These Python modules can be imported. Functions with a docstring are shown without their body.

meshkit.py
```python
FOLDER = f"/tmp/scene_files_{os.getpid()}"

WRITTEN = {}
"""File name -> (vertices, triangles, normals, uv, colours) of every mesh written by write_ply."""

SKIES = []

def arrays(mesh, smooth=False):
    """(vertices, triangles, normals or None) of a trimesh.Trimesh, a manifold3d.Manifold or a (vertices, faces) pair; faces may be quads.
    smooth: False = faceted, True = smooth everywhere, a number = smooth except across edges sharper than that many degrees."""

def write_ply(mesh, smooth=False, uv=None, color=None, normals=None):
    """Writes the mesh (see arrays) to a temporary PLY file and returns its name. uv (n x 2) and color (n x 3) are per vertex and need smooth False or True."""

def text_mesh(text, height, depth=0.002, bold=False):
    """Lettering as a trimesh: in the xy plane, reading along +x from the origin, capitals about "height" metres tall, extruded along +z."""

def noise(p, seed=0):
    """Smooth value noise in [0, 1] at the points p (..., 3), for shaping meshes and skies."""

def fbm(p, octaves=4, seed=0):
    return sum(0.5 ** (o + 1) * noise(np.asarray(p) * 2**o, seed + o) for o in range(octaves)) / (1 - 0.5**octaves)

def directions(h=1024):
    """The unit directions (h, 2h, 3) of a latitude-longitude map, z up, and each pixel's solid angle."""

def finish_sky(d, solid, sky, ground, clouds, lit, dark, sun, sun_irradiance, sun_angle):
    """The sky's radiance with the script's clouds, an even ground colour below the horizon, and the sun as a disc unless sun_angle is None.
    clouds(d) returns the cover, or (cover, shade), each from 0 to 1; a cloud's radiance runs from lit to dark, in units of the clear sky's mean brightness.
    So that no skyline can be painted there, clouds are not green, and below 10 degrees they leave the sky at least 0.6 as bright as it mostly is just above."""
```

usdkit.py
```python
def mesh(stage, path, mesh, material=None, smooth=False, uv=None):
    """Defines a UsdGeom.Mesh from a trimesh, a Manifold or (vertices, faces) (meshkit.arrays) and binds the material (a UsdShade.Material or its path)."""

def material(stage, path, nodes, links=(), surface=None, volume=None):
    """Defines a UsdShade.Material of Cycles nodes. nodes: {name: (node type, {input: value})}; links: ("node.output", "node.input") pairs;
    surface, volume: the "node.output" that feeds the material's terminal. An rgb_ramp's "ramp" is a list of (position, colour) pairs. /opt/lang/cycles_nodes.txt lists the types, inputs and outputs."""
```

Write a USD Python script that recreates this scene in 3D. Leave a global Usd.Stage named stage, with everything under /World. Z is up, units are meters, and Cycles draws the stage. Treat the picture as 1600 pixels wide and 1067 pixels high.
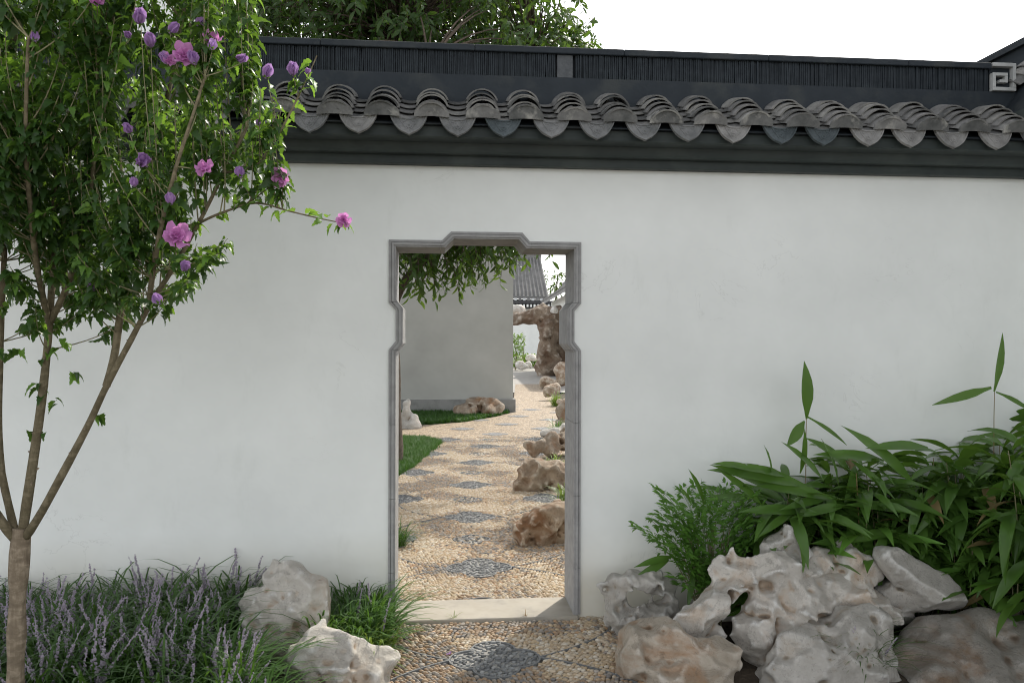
import math, numpy as np, trimesh, usdkit
from meshkit import noise, fbm
from pxr import Usd, UsdGeom, UsdLux, UsdShade, Gf, Sdf, Vt
from scipy.spatial import cKDTree
from scipy.ndimage import gaussian_filter
from shapely.geometry import Polygon, Point, box as sbox, LineString
from shapely.ops import unary_union
from shapely import affinity

# ------------------------------------------------------------------ camera, sky, sun, exposure
EXPOSURE = 1.08
SKY_STRENGTH, SUN_INTENSITY = 0.12, 0.52
SUN_ELEV = math.radians(45)
SUN_AZ = math.atan2(.538, .845)
stage = Usd.Stage.CreateInMemory()
UsdGeom.SetStageUpAxis(stage, 'Z'); UsdGeom.SetStageMetersPerUnit(stage, 1)
UsdGeom.Xform.Define(stage, '/World'); UsdGeom.Scope.Define(stage, '/World/Looks')
F = 1244.0; YAW = math.atan(112 / 1244); ROLL = math.radians(.14)
EYE = np.array([0, -4.70, 1.65])
FW = np.array([math.sin(YAW), math.cos(YAW), 0]); RT = np.array([math.cos(YAW), -math.sin(YAW), 0]); UP = np.array([0, 0, 1.])
cr, ur = math.cos(ROLL) * RT + math.sin(ROLL) * UP, -math.sin(ROLL) * RT + math.cos(ROLL) * UP
cam = UsdGeom.Camera.Define(stage, '/World/camera')
cam.AddTransformOp().Set(Gf.Matrix4d(*cr, 0, *ur, 0, *(-FW), 0, *EYE, 1))
cam.CreateHorizontalApertureAttr(36.0); cam.CreateVerticalApertureAttr(36.0 * 682 / 1024)
cam.CreateFocalLengthAttr(36.0 * F / 1600); cam.CreateClippingRangeAttr(Gf.Vec2f(.05, 5000))
cam.CreateExposureAttr(EXPOSURE)
sky_mat = usdkit.material(stage, '/World/Looks/sky', {
    's': ('sky_texture', {'sky_type': 'single_scattering', 'sun_disc': False, 'sun_elevation': SUN_ELEV, 'sun_rotation': SUN_AZ, 'aerosol_density': 2.0}),
    'h': ('hsv', {'saturation': .16, 'value': 1.0}),
    'b': ('background_shader', {'strength': SKY_STRENGTH})}, [('s.color', 'h.color'), ('h.color', 'b.color')], surface='b.background')
dome = UsdLux.DomeLight.Define(stage, '/World/sky'); UsdShade.MaterialBindingAPI.Apply(dome.GetPrim()).Bind(sky_mat)
sun_dir = np.array([math.sin(SUN_AZ) * math.cos(SUN_ELEV), math.cos(SUN_AZ) * math.cos(SUN_ELEV), math.sin(SUN_ELEV)])
sx_ = np.cross([0, 0, 1], sun_dir); sx_ /= np.linalg.norm(sx_); sy_ = np.cross(sun_dir, sx_)
sun = UsdLux.DistantLight.Define(stage, '/World/sun')
sun.AddTransformOp().Set(Gf.Matrix4d(*sx_, 0, *sy_, 0, *sun_dir, 0, 0, 0, 30, 1))
sun.CreateIntensityAttr(SUN_INTENSITY); sun.CreateNormalizeAttr(True); sun.CreateAngleAttr(.55); sun.CreateColorAttr(Gf.Vec3f(1, .93, .82))

# ------------------------------------------------------------------ helpers
def ray(px, py):
    u, v = (px - 800) / F, (534 - py) / F
    c, s = math.cos(ROLL), math.sin(ROLL)
    return FW + (u * c - v * s) * RT + (u * s + v * c) * UP
def P(px, py, y):
    d = ray(px, py); return EYE + d * (y - EYE[1]) / d[1]
def G(px, py, z=0.):
    d = ray(px, py); return EYE + d * (z - EYE[2]) / d[2]
def D(px, py, dist): return EYE + ray(px, py) * dist
def depth(p): return float((np.asarray(p) - EYE) @ FW)
used, origin = {}, {}
def numbered(parent, name):
    k = (parent, name); n = used.get(k, 0); used[k] = n + 1
    return f'{parent}/{name}' + (f'_{n:03d}' if n else '')
def path_of(parent): return '/World' if parent is None else parent
def meta(path, **kw):
    p = stage.GetPrimAtPath(path)
    for k, v in kw.items():
        if v: p.SetCustomDataByKey({'cat': 'category'}.get(k, k), v)
def VF(m): return (np.asarray(m.vertices), np.asarray(m.faces)) if hasattr(m, 'vertices') else (np.asarray(m[0], float), np.asarray(m[1], int))
def obj(name, mesh, mat, parent=None, smooth=False, crest=None, **kw):
    path = numbered(path_of(parent), name)
    v, f = VF(mesh)
    if f.shape[1] == 4: f = np.vstack([f[:, [0, 1, 2]], f[:, [0, 2, 3]]])
    o = origin.get(parent, np.zeros(3))
    usdkit.mesh(stage, path, (v - o, f), M[mat] if isinstance(mat, str) else mat, smooth=smooth)
    origin[path] = o
    if crest is not None:
        UsdGeom.PrimvarsAPI(stage.GetPrimAtPath(path)).CreatePrimvar('crest', Sdf.ValueTypeNames.FloatArray, 'vertex').Set(Vt.FloatArray.FromNumpy(crest.astype(np.float32)))
    if kw: meta(path, **kw)
    return path
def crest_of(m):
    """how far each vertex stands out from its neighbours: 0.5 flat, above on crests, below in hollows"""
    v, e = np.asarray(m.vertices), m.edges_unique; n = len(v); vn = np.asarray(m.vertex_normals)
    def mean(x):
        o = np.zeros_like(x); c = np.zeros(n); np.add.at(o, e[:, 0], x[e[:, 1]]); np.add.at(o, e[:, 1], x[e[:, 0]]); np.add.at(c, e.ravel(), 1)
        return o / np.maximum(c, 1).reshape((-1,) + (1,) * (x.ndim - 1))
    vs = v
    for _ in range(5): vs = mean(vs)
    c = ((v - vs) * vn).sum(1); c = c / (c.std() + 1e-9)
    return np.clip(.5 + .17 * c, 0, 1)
def thing(name, label, cat, loc=(0, 0, 0), group=None, parent=None, rotz=0, scale=None, kind=None):
    path = numbered(path_of(parent), name)
    x = UsdGeom.Xform.Define(stage, path); loc = np.asarray(loc, float)
    x.AddTranslateOp().Set(Gf.Vec3d(*map(float, loc - origin.get(parent, np.zeros(3)))))
    x.AddRotateZOp().Set(float(rotz))
    s = 1 if scale is None else scale
    x.AddScaleOp().Set(Gf.Vec3f(s, s, s) if np.ndim(s) == 0 else Gf.Vec3f(*map(float, s)))
    origin[path] = loc
    meta(path, label=label, cat=cat, group=group, kind=kind)
    return path
def dup(src, name, label, cat, loc, rotz=0, scale=1, group=None):
    p = thing(name, label, cat, loc, group, rotz=rotz, scale=scale)
    pr = stage.GetPrimAtPath(p); pr.GetReferences().AddInternalReference(src); pr.SetInstanceable(True)
    return p
def cat_(ms):
    V, Fc, n = [], [], 0
    for m in ms:
        v, f = VF(m)
        if f.shape[1] == 4: f = np.vstack([f[:, [0, 1, 2]], f[:, [0, 2, 3]]])
        V.append(v); Fc.append(f + n); n += len(v)
    return np.vstack(V), np.vstack(Fc)
def bx(x0, x1, y0, y1, z0, z1, bevel=0.):
    m = trimesh.creation.box([x1 - x0, y1 - y0, z1 - z0])
    if bevel:
        pts = []
        for ax in range(3):
            e = np.array([x1 - x0, y1 - y0, z1 - z0]) / 2 - bevel; e[ax] += bevel
            pts += [e * s for s in np.array(np.meshgrid([-1, 1], [-1, 1], [-1, 1])).T.reshape(-1, 3)]
        m = trimesh.convex.convex_hull(np.array(pts))
    m.apply_translation([(x0 + x1) / 2, (y0 + y1) / 2, (z0 + z1) / 2]); return m
def extr_y(poly, y0, y1):
    """polygon in (x, z) extruded from y0 to y1"""
    out = []
    for g in getattr(poly, 'geoms', [poly]):
        if g.is_empty or g.area < 1e-7: continue
        m = trimesh.creation.extrude_polygon(g, y1 - y0, engine='earcut')
        v = np.asarray(m.vertices); v = np.c_[v[:, 0], y0 + v[:, 2], v[:, 1]]
        out.append((v, np.asarray(m.faces)[:, ::-1]))
    return cat_(out)
def extr_x(poly, x0, x1):
    """polygon in (y, z) extruded along x"""
    m = trimesh.creation.extrude_polygon(poly, x1 - x0, engine='earcut')
    v = np.asarray(m.vertices); return np.c_[x0 + v[:, 2], v[:, 0], v[:, 1]], np.asarray(m.faces)
def spline(pts, n):
    pts = np.asarray(pts, float)
    if len(pts) < 3: t = np.linspace(0, 1, n)[:, None]; return pts[0] * (1 - t) + pts[-1] * t
    from scipy.interpolate import PchipInterpolator
    s = np.r_[0, np.cumsum(np.linalg.norm(np.diff(pts, axis=0), axis=1))]
    return PchipInterpolator(s / s[-1], pts)(np.linspace(0, 1, n))
def tube(pts, radii, sides=7, cap=True):
    pts = np.asarray(pts, float); n = len(pts); radii = np.broadcast_to(np.asarray(radii, float), (n,))
    t = np.gradient(pts, axis=0); t /= np.linalg.norm(t, axis=1, keepdims=True) + 1e-12
    a = np.cross(t[0], [.13, .97, .2]); a /= np.linalg.norm(a); V = []
    ang = np.linspace(0, 2 * np.pi, sides, endpoint=False)
    for i in range(n):
        a = a - t[i] * (a @ t[i]); a /= np.linalg.norm(a); b = np.cross(t[i], a)
        V.append(pts[i] + radii[i] * (np.cos(ang)[:, None] * a + np.sin(ang)[:, None] * b))
    V = np.vstack(V); i, j = np.meshgrid(np.arange(n - 1), np.arange(sides), indexing='ij'); j2 = (j + 1) % sides
    f = np.stack([i * sides + j, i * sides + j2, (i + 1) * sides + j2, (i + 1) * sides + j], -1).reshape(-1, 4)
    f = np.vstack([f[:, [0, 1, 2]], f[:, [0, 2, 3]]])
    if cap:
        V = np.vstack([V, pts[:1], pts[-1:]]); k = np.arange(sides)
        f = np.vstack([f, np.c_[np.full(sides, n * sides), (k + 1) % sides, k], np.c_[np.full(sides, n * sides + 1), (n - 1) * sides + k, (n - 1) * sides + (k + 1) % sides]])
    return V, f
def leaf_tpl(ws, fold=.25, bend=.3, wave=0.):
    """blade along +y of length 1; half widths ws at even steps; z up"""
    n = len(ws); t = np.linspace(0, 1, n); V = []
    for k, (w, tt) in enumerate(zip(ws, t)):
        z = -bend * tt * tt
        y = tt - bend * bend * tt ** 3 * .3
        wv = wave * math.sin(k * 2.1)
        V += [(-w, y, z + fold * w + wv), (0, y, z), (w, y, z + fold * w - wv)]
    f = []
    for k in range(n - 1):
        for c in (0, 1):
            a = 3 * k + c; f += [(a, a + 1, a + 4), (a, a + 4, a + 3)]
    return np.array(V), np.array(f)
def nrmz(v): return v / (np.linalg.norm(v, axis=-1, keepdims=True) + 1e-12)
def put(tpl, pos, d, up, size):
    """copies of the template: +y to d, +z towards up"""
    V, f = tpl; d = nrmz(np.asarray(d, float)); s = nrmz(np.cross(d, up)); n = np.cross(s, d)
    size = np.asarray(size, float).reshape(-1, 1, 1)
    W = np.asarray(pos)[:, None, :] + size * (V[None, :, :1] * s[:, None] + V[None, :, 1:2] * d[:, None] + V[None, :, 2:] * n[:, None])
    m = len(V); Fc = (f[None] + (np.arange(len(W)) * m)[:, None, None])
    return W.reshape(-1, 3), Fc.reshape(-1, 3)
def nets(val, org, h):
    """surface nets of a signed field (negative inside) on a grid"""
    s = val < 0; nx, ny, nz = val.shape
    c = np.zeros((nx - 1, ny - 1, nz - 1, 3)); w = np.zeros((nx - 1, ny - 1, nz - 1))
    for ax in range(3):
        o = [a for a in range(3) if a != ax]
        for da in (0, 1):
            for db in (0, 1):
                sl0 = [None] * 3; sl1 = [None] * 3
                sl0[ax] = slice(0, -1); sl1[ax] = slice(1, None)
                for a, dd in zip(o, (da, db)):
                    sl0[a] = sl1[a] = slice(dd, val.shape[a] - 1 + dd)
                v0, v1 = val[tuple(sl0)], val[tuple(sl1)]
                x = (v0 < 0) != (v1 < 0); t = np.where(x, v0 / np.where(x, v0 - v1, 1), 0)
                off = [0, 0, 0]; off[o[0]] = da; off[o[1]] = db
                for a in range(3):
                    c[..., a] += np.where(x, t if a == ax else off[a], 0)
                w += x
    act = w > 0; idx = -np.ones(w.shape, int); idx[act] = np.arange(act.sum())
    pts = np.argwhere(act) + c[act] / w[act][:, None]; faces = []
    for ax in range(3):
        b, d = (ax + 1) % 3, (ax + 2) % 3
        a0 = [slice(1, -1)] * 3; a1 = [slice(1, -1)] * 3; a0[ax] = slice(0, -1); a1[ax] = slice(1, None)
        S0, S1 = s[tuple(a0)], s[tuple(a1)]; e = np.argwhere(S0 != S1)
        if not len(e): continue
        flip = S0[tuple(e.T)]; g = e.copy(); g[:, b] += 1; g[:, d] += 1
        def at(db, dd):
            q = g.copy(); q[:, b] -= db; q[:, d] -= dd; return idx[tuple(q.T)]
        q = np.stack([at(1, 1), at(0, 1), at(0, 0), at(1, 0)], 1)
        q = np.where(flip[:, None], q, q[:, ::-1]); faces.append(q)
    f = np.vstack(faces); f = np.vstack([f[:, [0, 1, 2]], f[:, [0, 2, 3]]])
    return pts * h + org, f
def rock_mesh(blobs, holes=(), h=.012, seed=0, warp=.05, scallop=.09, cell=.17, k=.05, rough=.016, cuts=(), floor=-.06, ys=1.0):
    """limestone: smooth union of balls (centre, radius), scalloped and pitted"""
    C = np.array([b[0] for b in blobs]); R = np.array([b[1] for b in blobs])
    lo = (C - R[:, None]).min(0) - .09 - warp; hi = (C + R[:, None]).max(0) + .09 + warp; lo[2] = max(lo[2], floor - 2 * h)
    n = np.ceil((hi - lo) / h).astype(int) + 1
    g = np.stack(np.meshgrid(*[lo[i] + h * np.arange(n[i]) for i in range(3)], indexing='ij'), -1)
    sh = g.shape[:3]; p = g.reshape(-1, 3)
    def balls(q):
        acc = np.zeros(len(q))
        for c, r in zip(C, R):
            e = (q - c); e[:, 1] /= ys
            acc += np.exp(-np.clip((np.sqrt((e * e).sum(1)) - r) / k, -30, 30))
        return -k * np.log(acc + 1e-30)
    d = balls(p); band = np.abs(d) < .10 + scallop + warp; q = p.copy()
    q[band] += warp * 2 * (np.stack([noise(p[band] / (cell * .9), seed + i) for i in (11, 12, 13)], -1) - .5)
    d[band] = balls(q[band])
    pb = p[band]; rng = np.random.default_rng(seed + 5)
    vol = np.prod(hi - lo + .2); cells = lo - .1 + rng.random((max(8, int(vol / cell ** 3 * 1.3)), 3)) * (hi - lo + .2)
    f1 = cKDTree(cells).query(pb + .03 * (np.stack([noise(pb / .06, seed + i) for i in (1, 2, 3)], -1) - .5))[0] / cell
    dd = d[band] - scallop * (np.clip(f1, 0, 1.1) ** 1.8 - .36)
    c2 = lo - .1 + rng.random((min(9000, int(vol / (cell * .42) ** 3 * 1.2) + 8), 3)) * (hi - lo + .2)
    f2 = cKDTree(c2).query(pb + .02 * (np.stack([noise(pb / .05, seed + i) for i in (4, 5, 6)], -1) - .5))[0] / (cell * .42)
    dd -= scallop * .34 * (np.clip(f2, 0, 1.1) ** 1.5 - .42) * (.3 + 1.2 * noise(pb / (cell * 1.2), seed + 9))
    rs = max(.09, cell * .5); dd += rough * 2 * (fbm(pb / rs, 3, seed + 7) - .5) + rough * .5 * (np.abs(2 * noise(pb / (rs * .55), seed + 17) - 1) - .5) + rough * .35 * (np.abs(2 * noise(pb / (rs * .27), seed + 18) - 1) - .5)
    d[band] = dd
    for c, r in holes:
        c = np.asarray(c, float); r = np.broadcast_to(np.asarray(r, float), (3,))
        hd = (np.linalg.norm((q - c) / r, axis=1) - 1) * r.min(); d = np.maximum(d, -hd)
    for nrm, c in cuts:
        nrm = nrmz(np.asarray(nrm, float)); d = np.maximum(d, (p - c) @ nrm + .02 * (noise(p / .1, seed + 40) - .5))
    d = np.maximum(d, floor - p[:, 2])
    d = d.reshape(sh); d[0] = d[-1] = 1; d[:, 0] = d[:, -1] = 1; d[:, :, 0] = d[:, :, -1] = 1
    d = gaussian_filter(d, .42); V, f = nets(d, lo, h)
    m = trimesh.Trimesh(V, f, process=False)
    parts = m.split(only_watertight=False)
    m = max(parts, key=lambda a: len(a.faces)) if len(parts) > 1 else m
    e = m.edges_unique; o = np.zeros((len(m.vertices), 3)); cn = np.zeros(len(o)); v = np.asarray(m.vertices)
    np.add.at(o, e[:, 0], v[e[:, 1]]); np.add.at(o, e[:, 1], v[e[:, 0]]); np.add.at(cn, e.ravel(), 1)
    m = trimesh.Trimesh(v + .45 * (o / np.maximum(cn, 1)[:, None] - v), m.faces, process=False)
    return m

# ------------------------------------------------------------------ materials
M = {}
def mat(name, nodes, links, surface='p.BSDF'):
    M[name] = usdkit.material(stage, '/World/Looks/' + name, nodes, links, surface=surface)
def speckled(name, c1, c2, scale=8, rough=.8, bump=.15, bscale=60, detail=5, dist=.01, spec=.3, rnd=0., c3=None, s3=2.0, r3=(.5, .62)):
    nodes = {'t': ('geometry', {}), 'n': ('noise_texture', {'scale': scale, 'detail': detail, 'roughness': .6}),
             'r': ('rgb_ramp', {'ramp': [(.3, c1), (.7, c2)]}), 'bn': ('noise_texture', {'scale': bscale, 'detail': 4}),
             'b': ('bump', {'strength': bump, 'distance': dist}), 'p': ('principled_bsdf', {'roughness': rough, 'specular_ior_level': spec})}
    links = [('t.position', 'n.vector'), ('t.position', 'bn.vector'), ('n.fac', 'r.fac'), ('bn.fac', 'b.height'), ('b.normal', 'p.normal')]
    col = 'r.color'
    if c3 is not None:
        nodes |= {'n3': ('noise_texture', {'scale': s3, 'detail': 5, 'roughness': .65}), 'r3': ('rgb_ramp', {'ramp': [(r3[0], (0, 0, 0)), (r3[1], (1, 1, 1))]}),
                  'm3': ('mix', {'color2': c3})}
        links += [('t.position', 'n3.vector'), ('n3.fac', 'r3.fac'), ('r3.color', 'm3.fac'), (col, 'm3.color1')]; col = 'm3.color'
    if rnd:
        nodes |= {'oi': ('object_info', {}), 'mr': ('map_range', {'to_min': 1 - rnd, 'to_max': 1 + rnd}), 'h': ('hsv', {})}
        links += [('oi.random', 'mr.value'), ('mr.result', 'h.value'), (col, 'h.color')]; col = 'h.color'
    mat(name, nodes, links + [(col, 'p.base_color')])
def leafy(name, c1, c2, tr=(.10, .20, .02), trf=.35, rough=.42, spec=.4):
    mat(name, {'g': ('geometry', {}), 'r': ('rgb_ramp', {'ramp': [(0, c1), (1, c2)]}), 'p': ('principled_bsdf', {'roughness': rough, 'specular_ior_level': spec}),
               'n': ('noise_texture', {'scale': 5.0, 'detail': 2}), 'a': ('math', {'math_type': 'multiply_add', 'value2': .5}),
               't': ('translucent_bsdf', {'color': tr}), 'm': ('mix_closure', {'fac': trf})},
        [('g.position', 'n.vector'), ('g.random_per_island', 'a.value1'), ('n.fac', 'a.value3'), ('a.value', 'r.fac'), ('r.color', 'p.base_color'), ('p.BSDF', 'm.closure1'), ('t.BSDF', 'm.closure2')], 'm.closure')
# plaster: white limewash with faint streaks, trowel marks and a yellowed foot
mat('plaster', {'g': ('geometry', {}), 'n': ('noise_texture', {'scale': 1.1, 'detail': 6, 'roughness': .6}), 'r': ('rgb_ramp', {'ramp': [(.3, (.72, .735, .712)), (.7, (.83, .845, .82))]}),
                'mp': ('mapping', {'scale': (2.2, 2.2, .8)}), 'n2': ('noise_texture', {'scale': 2.2, 'detail': 6, 'roughness': .7}), 'r2': ('rgb_ramp', {'ramp': [(.58, (0, 0, 0)), (.82, (.30, .30, .30))]}),
                'm2': ('mix', {'color2': (.55, .57, .53)}), 'sz': ('separate_xyz', {}), 'zr': ('map_range', {'from_min': .0, 'from_max': .55, 'to_min': 1.25, 'to_max': 0., 'clamp': True}),
                'n3': ('noise_texture', {'scale': 2.6, 'detail': 5}), 'zm': ('math', {'math_type': 'multiply', 'use_clamp': True}), 'm3': ('mix', {'color2': (.58, .52, .38)}),
                'bn': ('noise_texture', {'scale': 26, 'detail': 6, 'roughness': .65}), 'b': ('bump', {'strength': .25, 'distance': .006}), 'bw': ('noise_texture', {'scale': 3.2, 'detail': 3}), 'b0': ('bump', {'strength': .35, 'distance': .03}), 'sc': ('noise_texture', {'scale': 2.4, 'detail': 9, 'roughness': .6, 'distortion': 1.6}), 'scr': ('rgb_ramp', {'ramp': [(.494, (0, 0, 0)), (.5, (.36, .36, .34)), (.504, (0, 0, 0))]}), 'scm': ('noise_texture', {'scale': 1.3, 'detail': 2}), 'scf': ('math', {'math_type': 'multiply'}), 'smr': ('rgb_ramp', {'ramp': [(.58, (0, 0, 0)), (.66, (1, 1, 1))]}), 'm4': ('mix', {'color2': (.36, .36, .33)}), 'p': ('principled_bsdf', {'roughness': .88, 'specular_ior_level': .2})},
    [('g.position', 'n.vector'), ('n.fac', 'r.fac'), ('g.position', 'mp.vector'), ('mp.vector', 'n2.vector'), ('n2.fac', 'r2.fac'), ('r2.color', 'm2.fac'), ('r.color', 'm2.color1'),
     ('g.position', 'sz.vector'), ('sz.z', 'zr.value'), ('g.position', 'n3.vector'), ('zr.result', 'zm.value1'), ('n3.fac', 'zm.value2'), ('zm.value', 'm3.fac'), ('m2.color', 'm3.color1'),
     ('g.position', 'sc.vector'), ('sc.fac', 'scr.fac'), ('g.position', 'scm.vector'), ('scm.fac', 'smr.fac'), ('smr.color', 'scf.value1'), ('scr.color', 'scf.value2'), ('scf.value', 'm4.fac'), ('m3.color', 'm4.color1'), ('m4.color', 'p.base_color'), ('g.position', 'bw.vector'), ('bw.fac', 'b0.height'), ('b0.normal', 'b.normal'), ('g.position', 'bn.vector'), ('bn.fac', 'b.height'), ('b.normal', 'p.normal')])
speckled('shaded_plaster', (.345, .345, .318), (.43, .43, .40), 1.0, .9, .15, 30, spec=.2)  # inner wall plaster; tree and eave shade is put into its grey
speckled('frame_stone', (.25, .247, .243), (.35, .346, .34), 14, .75, .12, 140)
speckled('threshold_stone', (.34, .31, .255), (.43, .395, .335), 6, .7, .1, 200, c3=(.3, .28, .24), s3=3.)
speckled('dark_paint', (.025, .033, .032), (.040, .049, .047), 5, .6, .2, 60, spec=.35, c3=(.05, .06, .056), s3=1.6)
speckled('ridge_tile', (.008, .012, .016), (.022, .029, .035), 20, .7, .3, 40, spec=.3)
speckled('ridge_plaster', (.012, .017, .022), (.021, .027, .033), 6, .7, .2, 40, c3=(.032, .037, .038), s3=2.2)
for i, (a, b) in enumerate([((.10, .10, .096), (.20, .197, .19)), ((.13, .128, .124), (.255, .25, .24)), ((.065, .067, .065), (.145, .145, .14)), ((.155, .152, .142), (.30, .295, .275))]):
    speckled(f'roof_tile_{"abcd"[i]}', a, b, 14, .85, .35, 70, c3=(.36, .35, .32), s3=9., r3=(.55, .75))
for i, (a, b) in enumerate([((.16, .157, .152), (.30, .295, .285)), ((.115, .12, .12), (.22, .22, .22)), ((.05, .062, .067), (.10, .118, .126))]):
    n = f'drip_tile_{"abc"[i]}'
    mat(n, {'g': ('geometry', {}), 'n': ('noise_texture', {'scale': 12, 'detail': 5}), 'r': ('rgb_ramp', {'ramp': [(.3, a), (.7, b)]}), 'v': ('voronoi_texture', {'scale': 46, 'feature': 'smooth_f1'}),
            'n2': ('noise_texture', {'scale': 55, 'detail': 2, 'distortion': 2.5}), 'ad': ('math', {'math_type': 'add'}), 'b': ('bump', {'strength': .8, 'distance': .008}), 'p': ('principled_bsdf', {'roughness': .85, 'specular_ior_level': .25})},
        [('g.position', 'n.vector'), ('n.fac', 'r.fac'), ('r.color', 'p.base_color'), ('g.position', 'v.vector'), ('g.position', 'n2.vector'), ('v.distance', 'ad.value1'), ('n2.fac', 'ad.value2'), ('ad.value', 'b.height'), ('b.normal', 'p.normal')])
speckled('block_stone', (.06, .065, .07), (.10, .105, .11), 30, .85, .3, 60)
speckled('fret_stone', (.32, .33, .32), (.45, .46, .45), 20, .8, .2, 90)
def rock_mat(name, base1, base2, stain, vein, stain_r=(.52, .68), stain_f=1., sc=1.):
    mat(name, {'g': ('geometry', {}), 'n': ('noise_texture', {'scale': 6 * sc, 'detail': 9, 'roughness': .68, 'distortion': .3}), 'r': ('rgb_ramp', {'ramp': [(.30, base1), (.70, base2)]}),
               'ns': ('noise_texture', {'scale': 3.0 * sc, 'detail': 7, 'roughness': .62, 'distortion': .6}), 'rs': ('rgb_ramp', {'ramp': [(stain_r[0], (0, 0, 0)), (stain_r[1], (stain_f, stain_f, stain_f))]}), 'ms': ('mix', {'color2': stain}),
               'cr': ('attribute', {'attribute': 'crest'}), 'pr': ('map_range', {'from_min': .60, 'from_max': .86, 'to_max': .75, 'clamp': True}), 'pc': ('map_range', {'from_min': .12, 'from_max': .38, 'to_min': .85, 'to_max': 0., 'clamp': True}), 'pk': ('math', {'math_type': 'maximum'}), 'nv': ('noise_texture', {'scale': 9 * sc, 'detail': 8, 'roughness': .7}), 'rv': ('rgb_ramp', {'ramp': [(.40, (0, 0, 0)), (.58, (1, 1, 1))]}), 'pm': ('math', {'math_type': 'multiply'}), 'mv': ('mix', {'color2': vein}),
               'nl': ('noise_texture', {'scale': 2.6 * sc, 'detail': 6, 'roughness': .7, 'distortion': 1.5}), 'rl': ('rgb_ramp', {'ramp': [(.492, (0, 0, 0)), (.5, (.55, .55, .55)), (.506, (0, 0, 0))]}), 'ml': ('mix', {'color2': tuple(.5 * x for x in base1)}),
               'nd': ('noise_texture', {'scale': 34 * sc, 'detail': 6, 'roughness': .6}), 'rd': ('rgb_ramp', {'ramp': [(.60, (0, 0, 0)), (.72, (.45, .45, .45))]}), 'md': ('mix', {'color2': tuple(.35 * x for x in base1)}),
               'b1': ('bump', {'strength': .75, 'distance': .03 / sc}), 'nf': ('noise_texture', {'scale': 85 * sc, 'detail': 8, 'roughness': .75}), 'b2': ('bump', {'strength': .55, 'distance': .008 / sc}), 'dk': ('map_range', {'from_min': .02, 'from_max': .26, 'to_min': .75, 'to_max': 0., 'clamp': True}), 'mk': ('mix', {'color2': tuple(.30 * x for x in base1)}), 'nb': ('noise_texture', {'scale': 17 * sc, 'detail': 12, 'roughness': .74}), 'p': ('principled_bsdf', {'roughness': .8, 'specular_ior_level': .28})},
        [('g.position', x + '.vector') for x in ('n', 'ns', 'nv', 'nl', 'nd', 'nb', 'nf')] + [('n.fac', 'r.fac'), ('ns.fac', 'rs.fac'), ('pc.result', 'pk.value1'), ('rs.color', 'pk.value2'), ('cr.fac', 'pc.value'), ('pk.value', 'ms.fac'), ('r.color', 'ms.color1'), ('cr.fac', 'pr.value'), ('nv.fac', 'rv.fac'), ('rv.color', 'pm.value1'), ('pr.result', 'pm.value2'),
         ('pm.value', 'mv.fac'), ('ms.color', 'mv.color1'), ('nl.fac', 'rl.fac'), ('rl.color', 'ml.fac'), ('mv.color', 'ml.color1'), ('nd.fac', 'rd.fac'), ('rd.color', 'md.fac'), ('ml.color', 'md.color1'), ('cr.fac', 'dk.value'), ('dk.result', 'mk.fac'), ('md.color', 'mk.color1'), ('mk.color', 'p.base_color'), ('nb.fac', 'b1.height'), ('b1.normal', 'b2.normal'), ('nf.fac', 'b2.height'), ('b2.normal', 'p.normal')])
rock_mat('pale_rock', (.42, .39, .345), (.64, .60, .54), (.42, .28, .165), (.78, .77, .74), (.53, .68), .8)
rock_mat('grey_rock', (.33, .31, .275), (.54, .51, .465), (.32, .25, .17), (.62, .61, .58), (.58, .72), .7)
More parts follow.
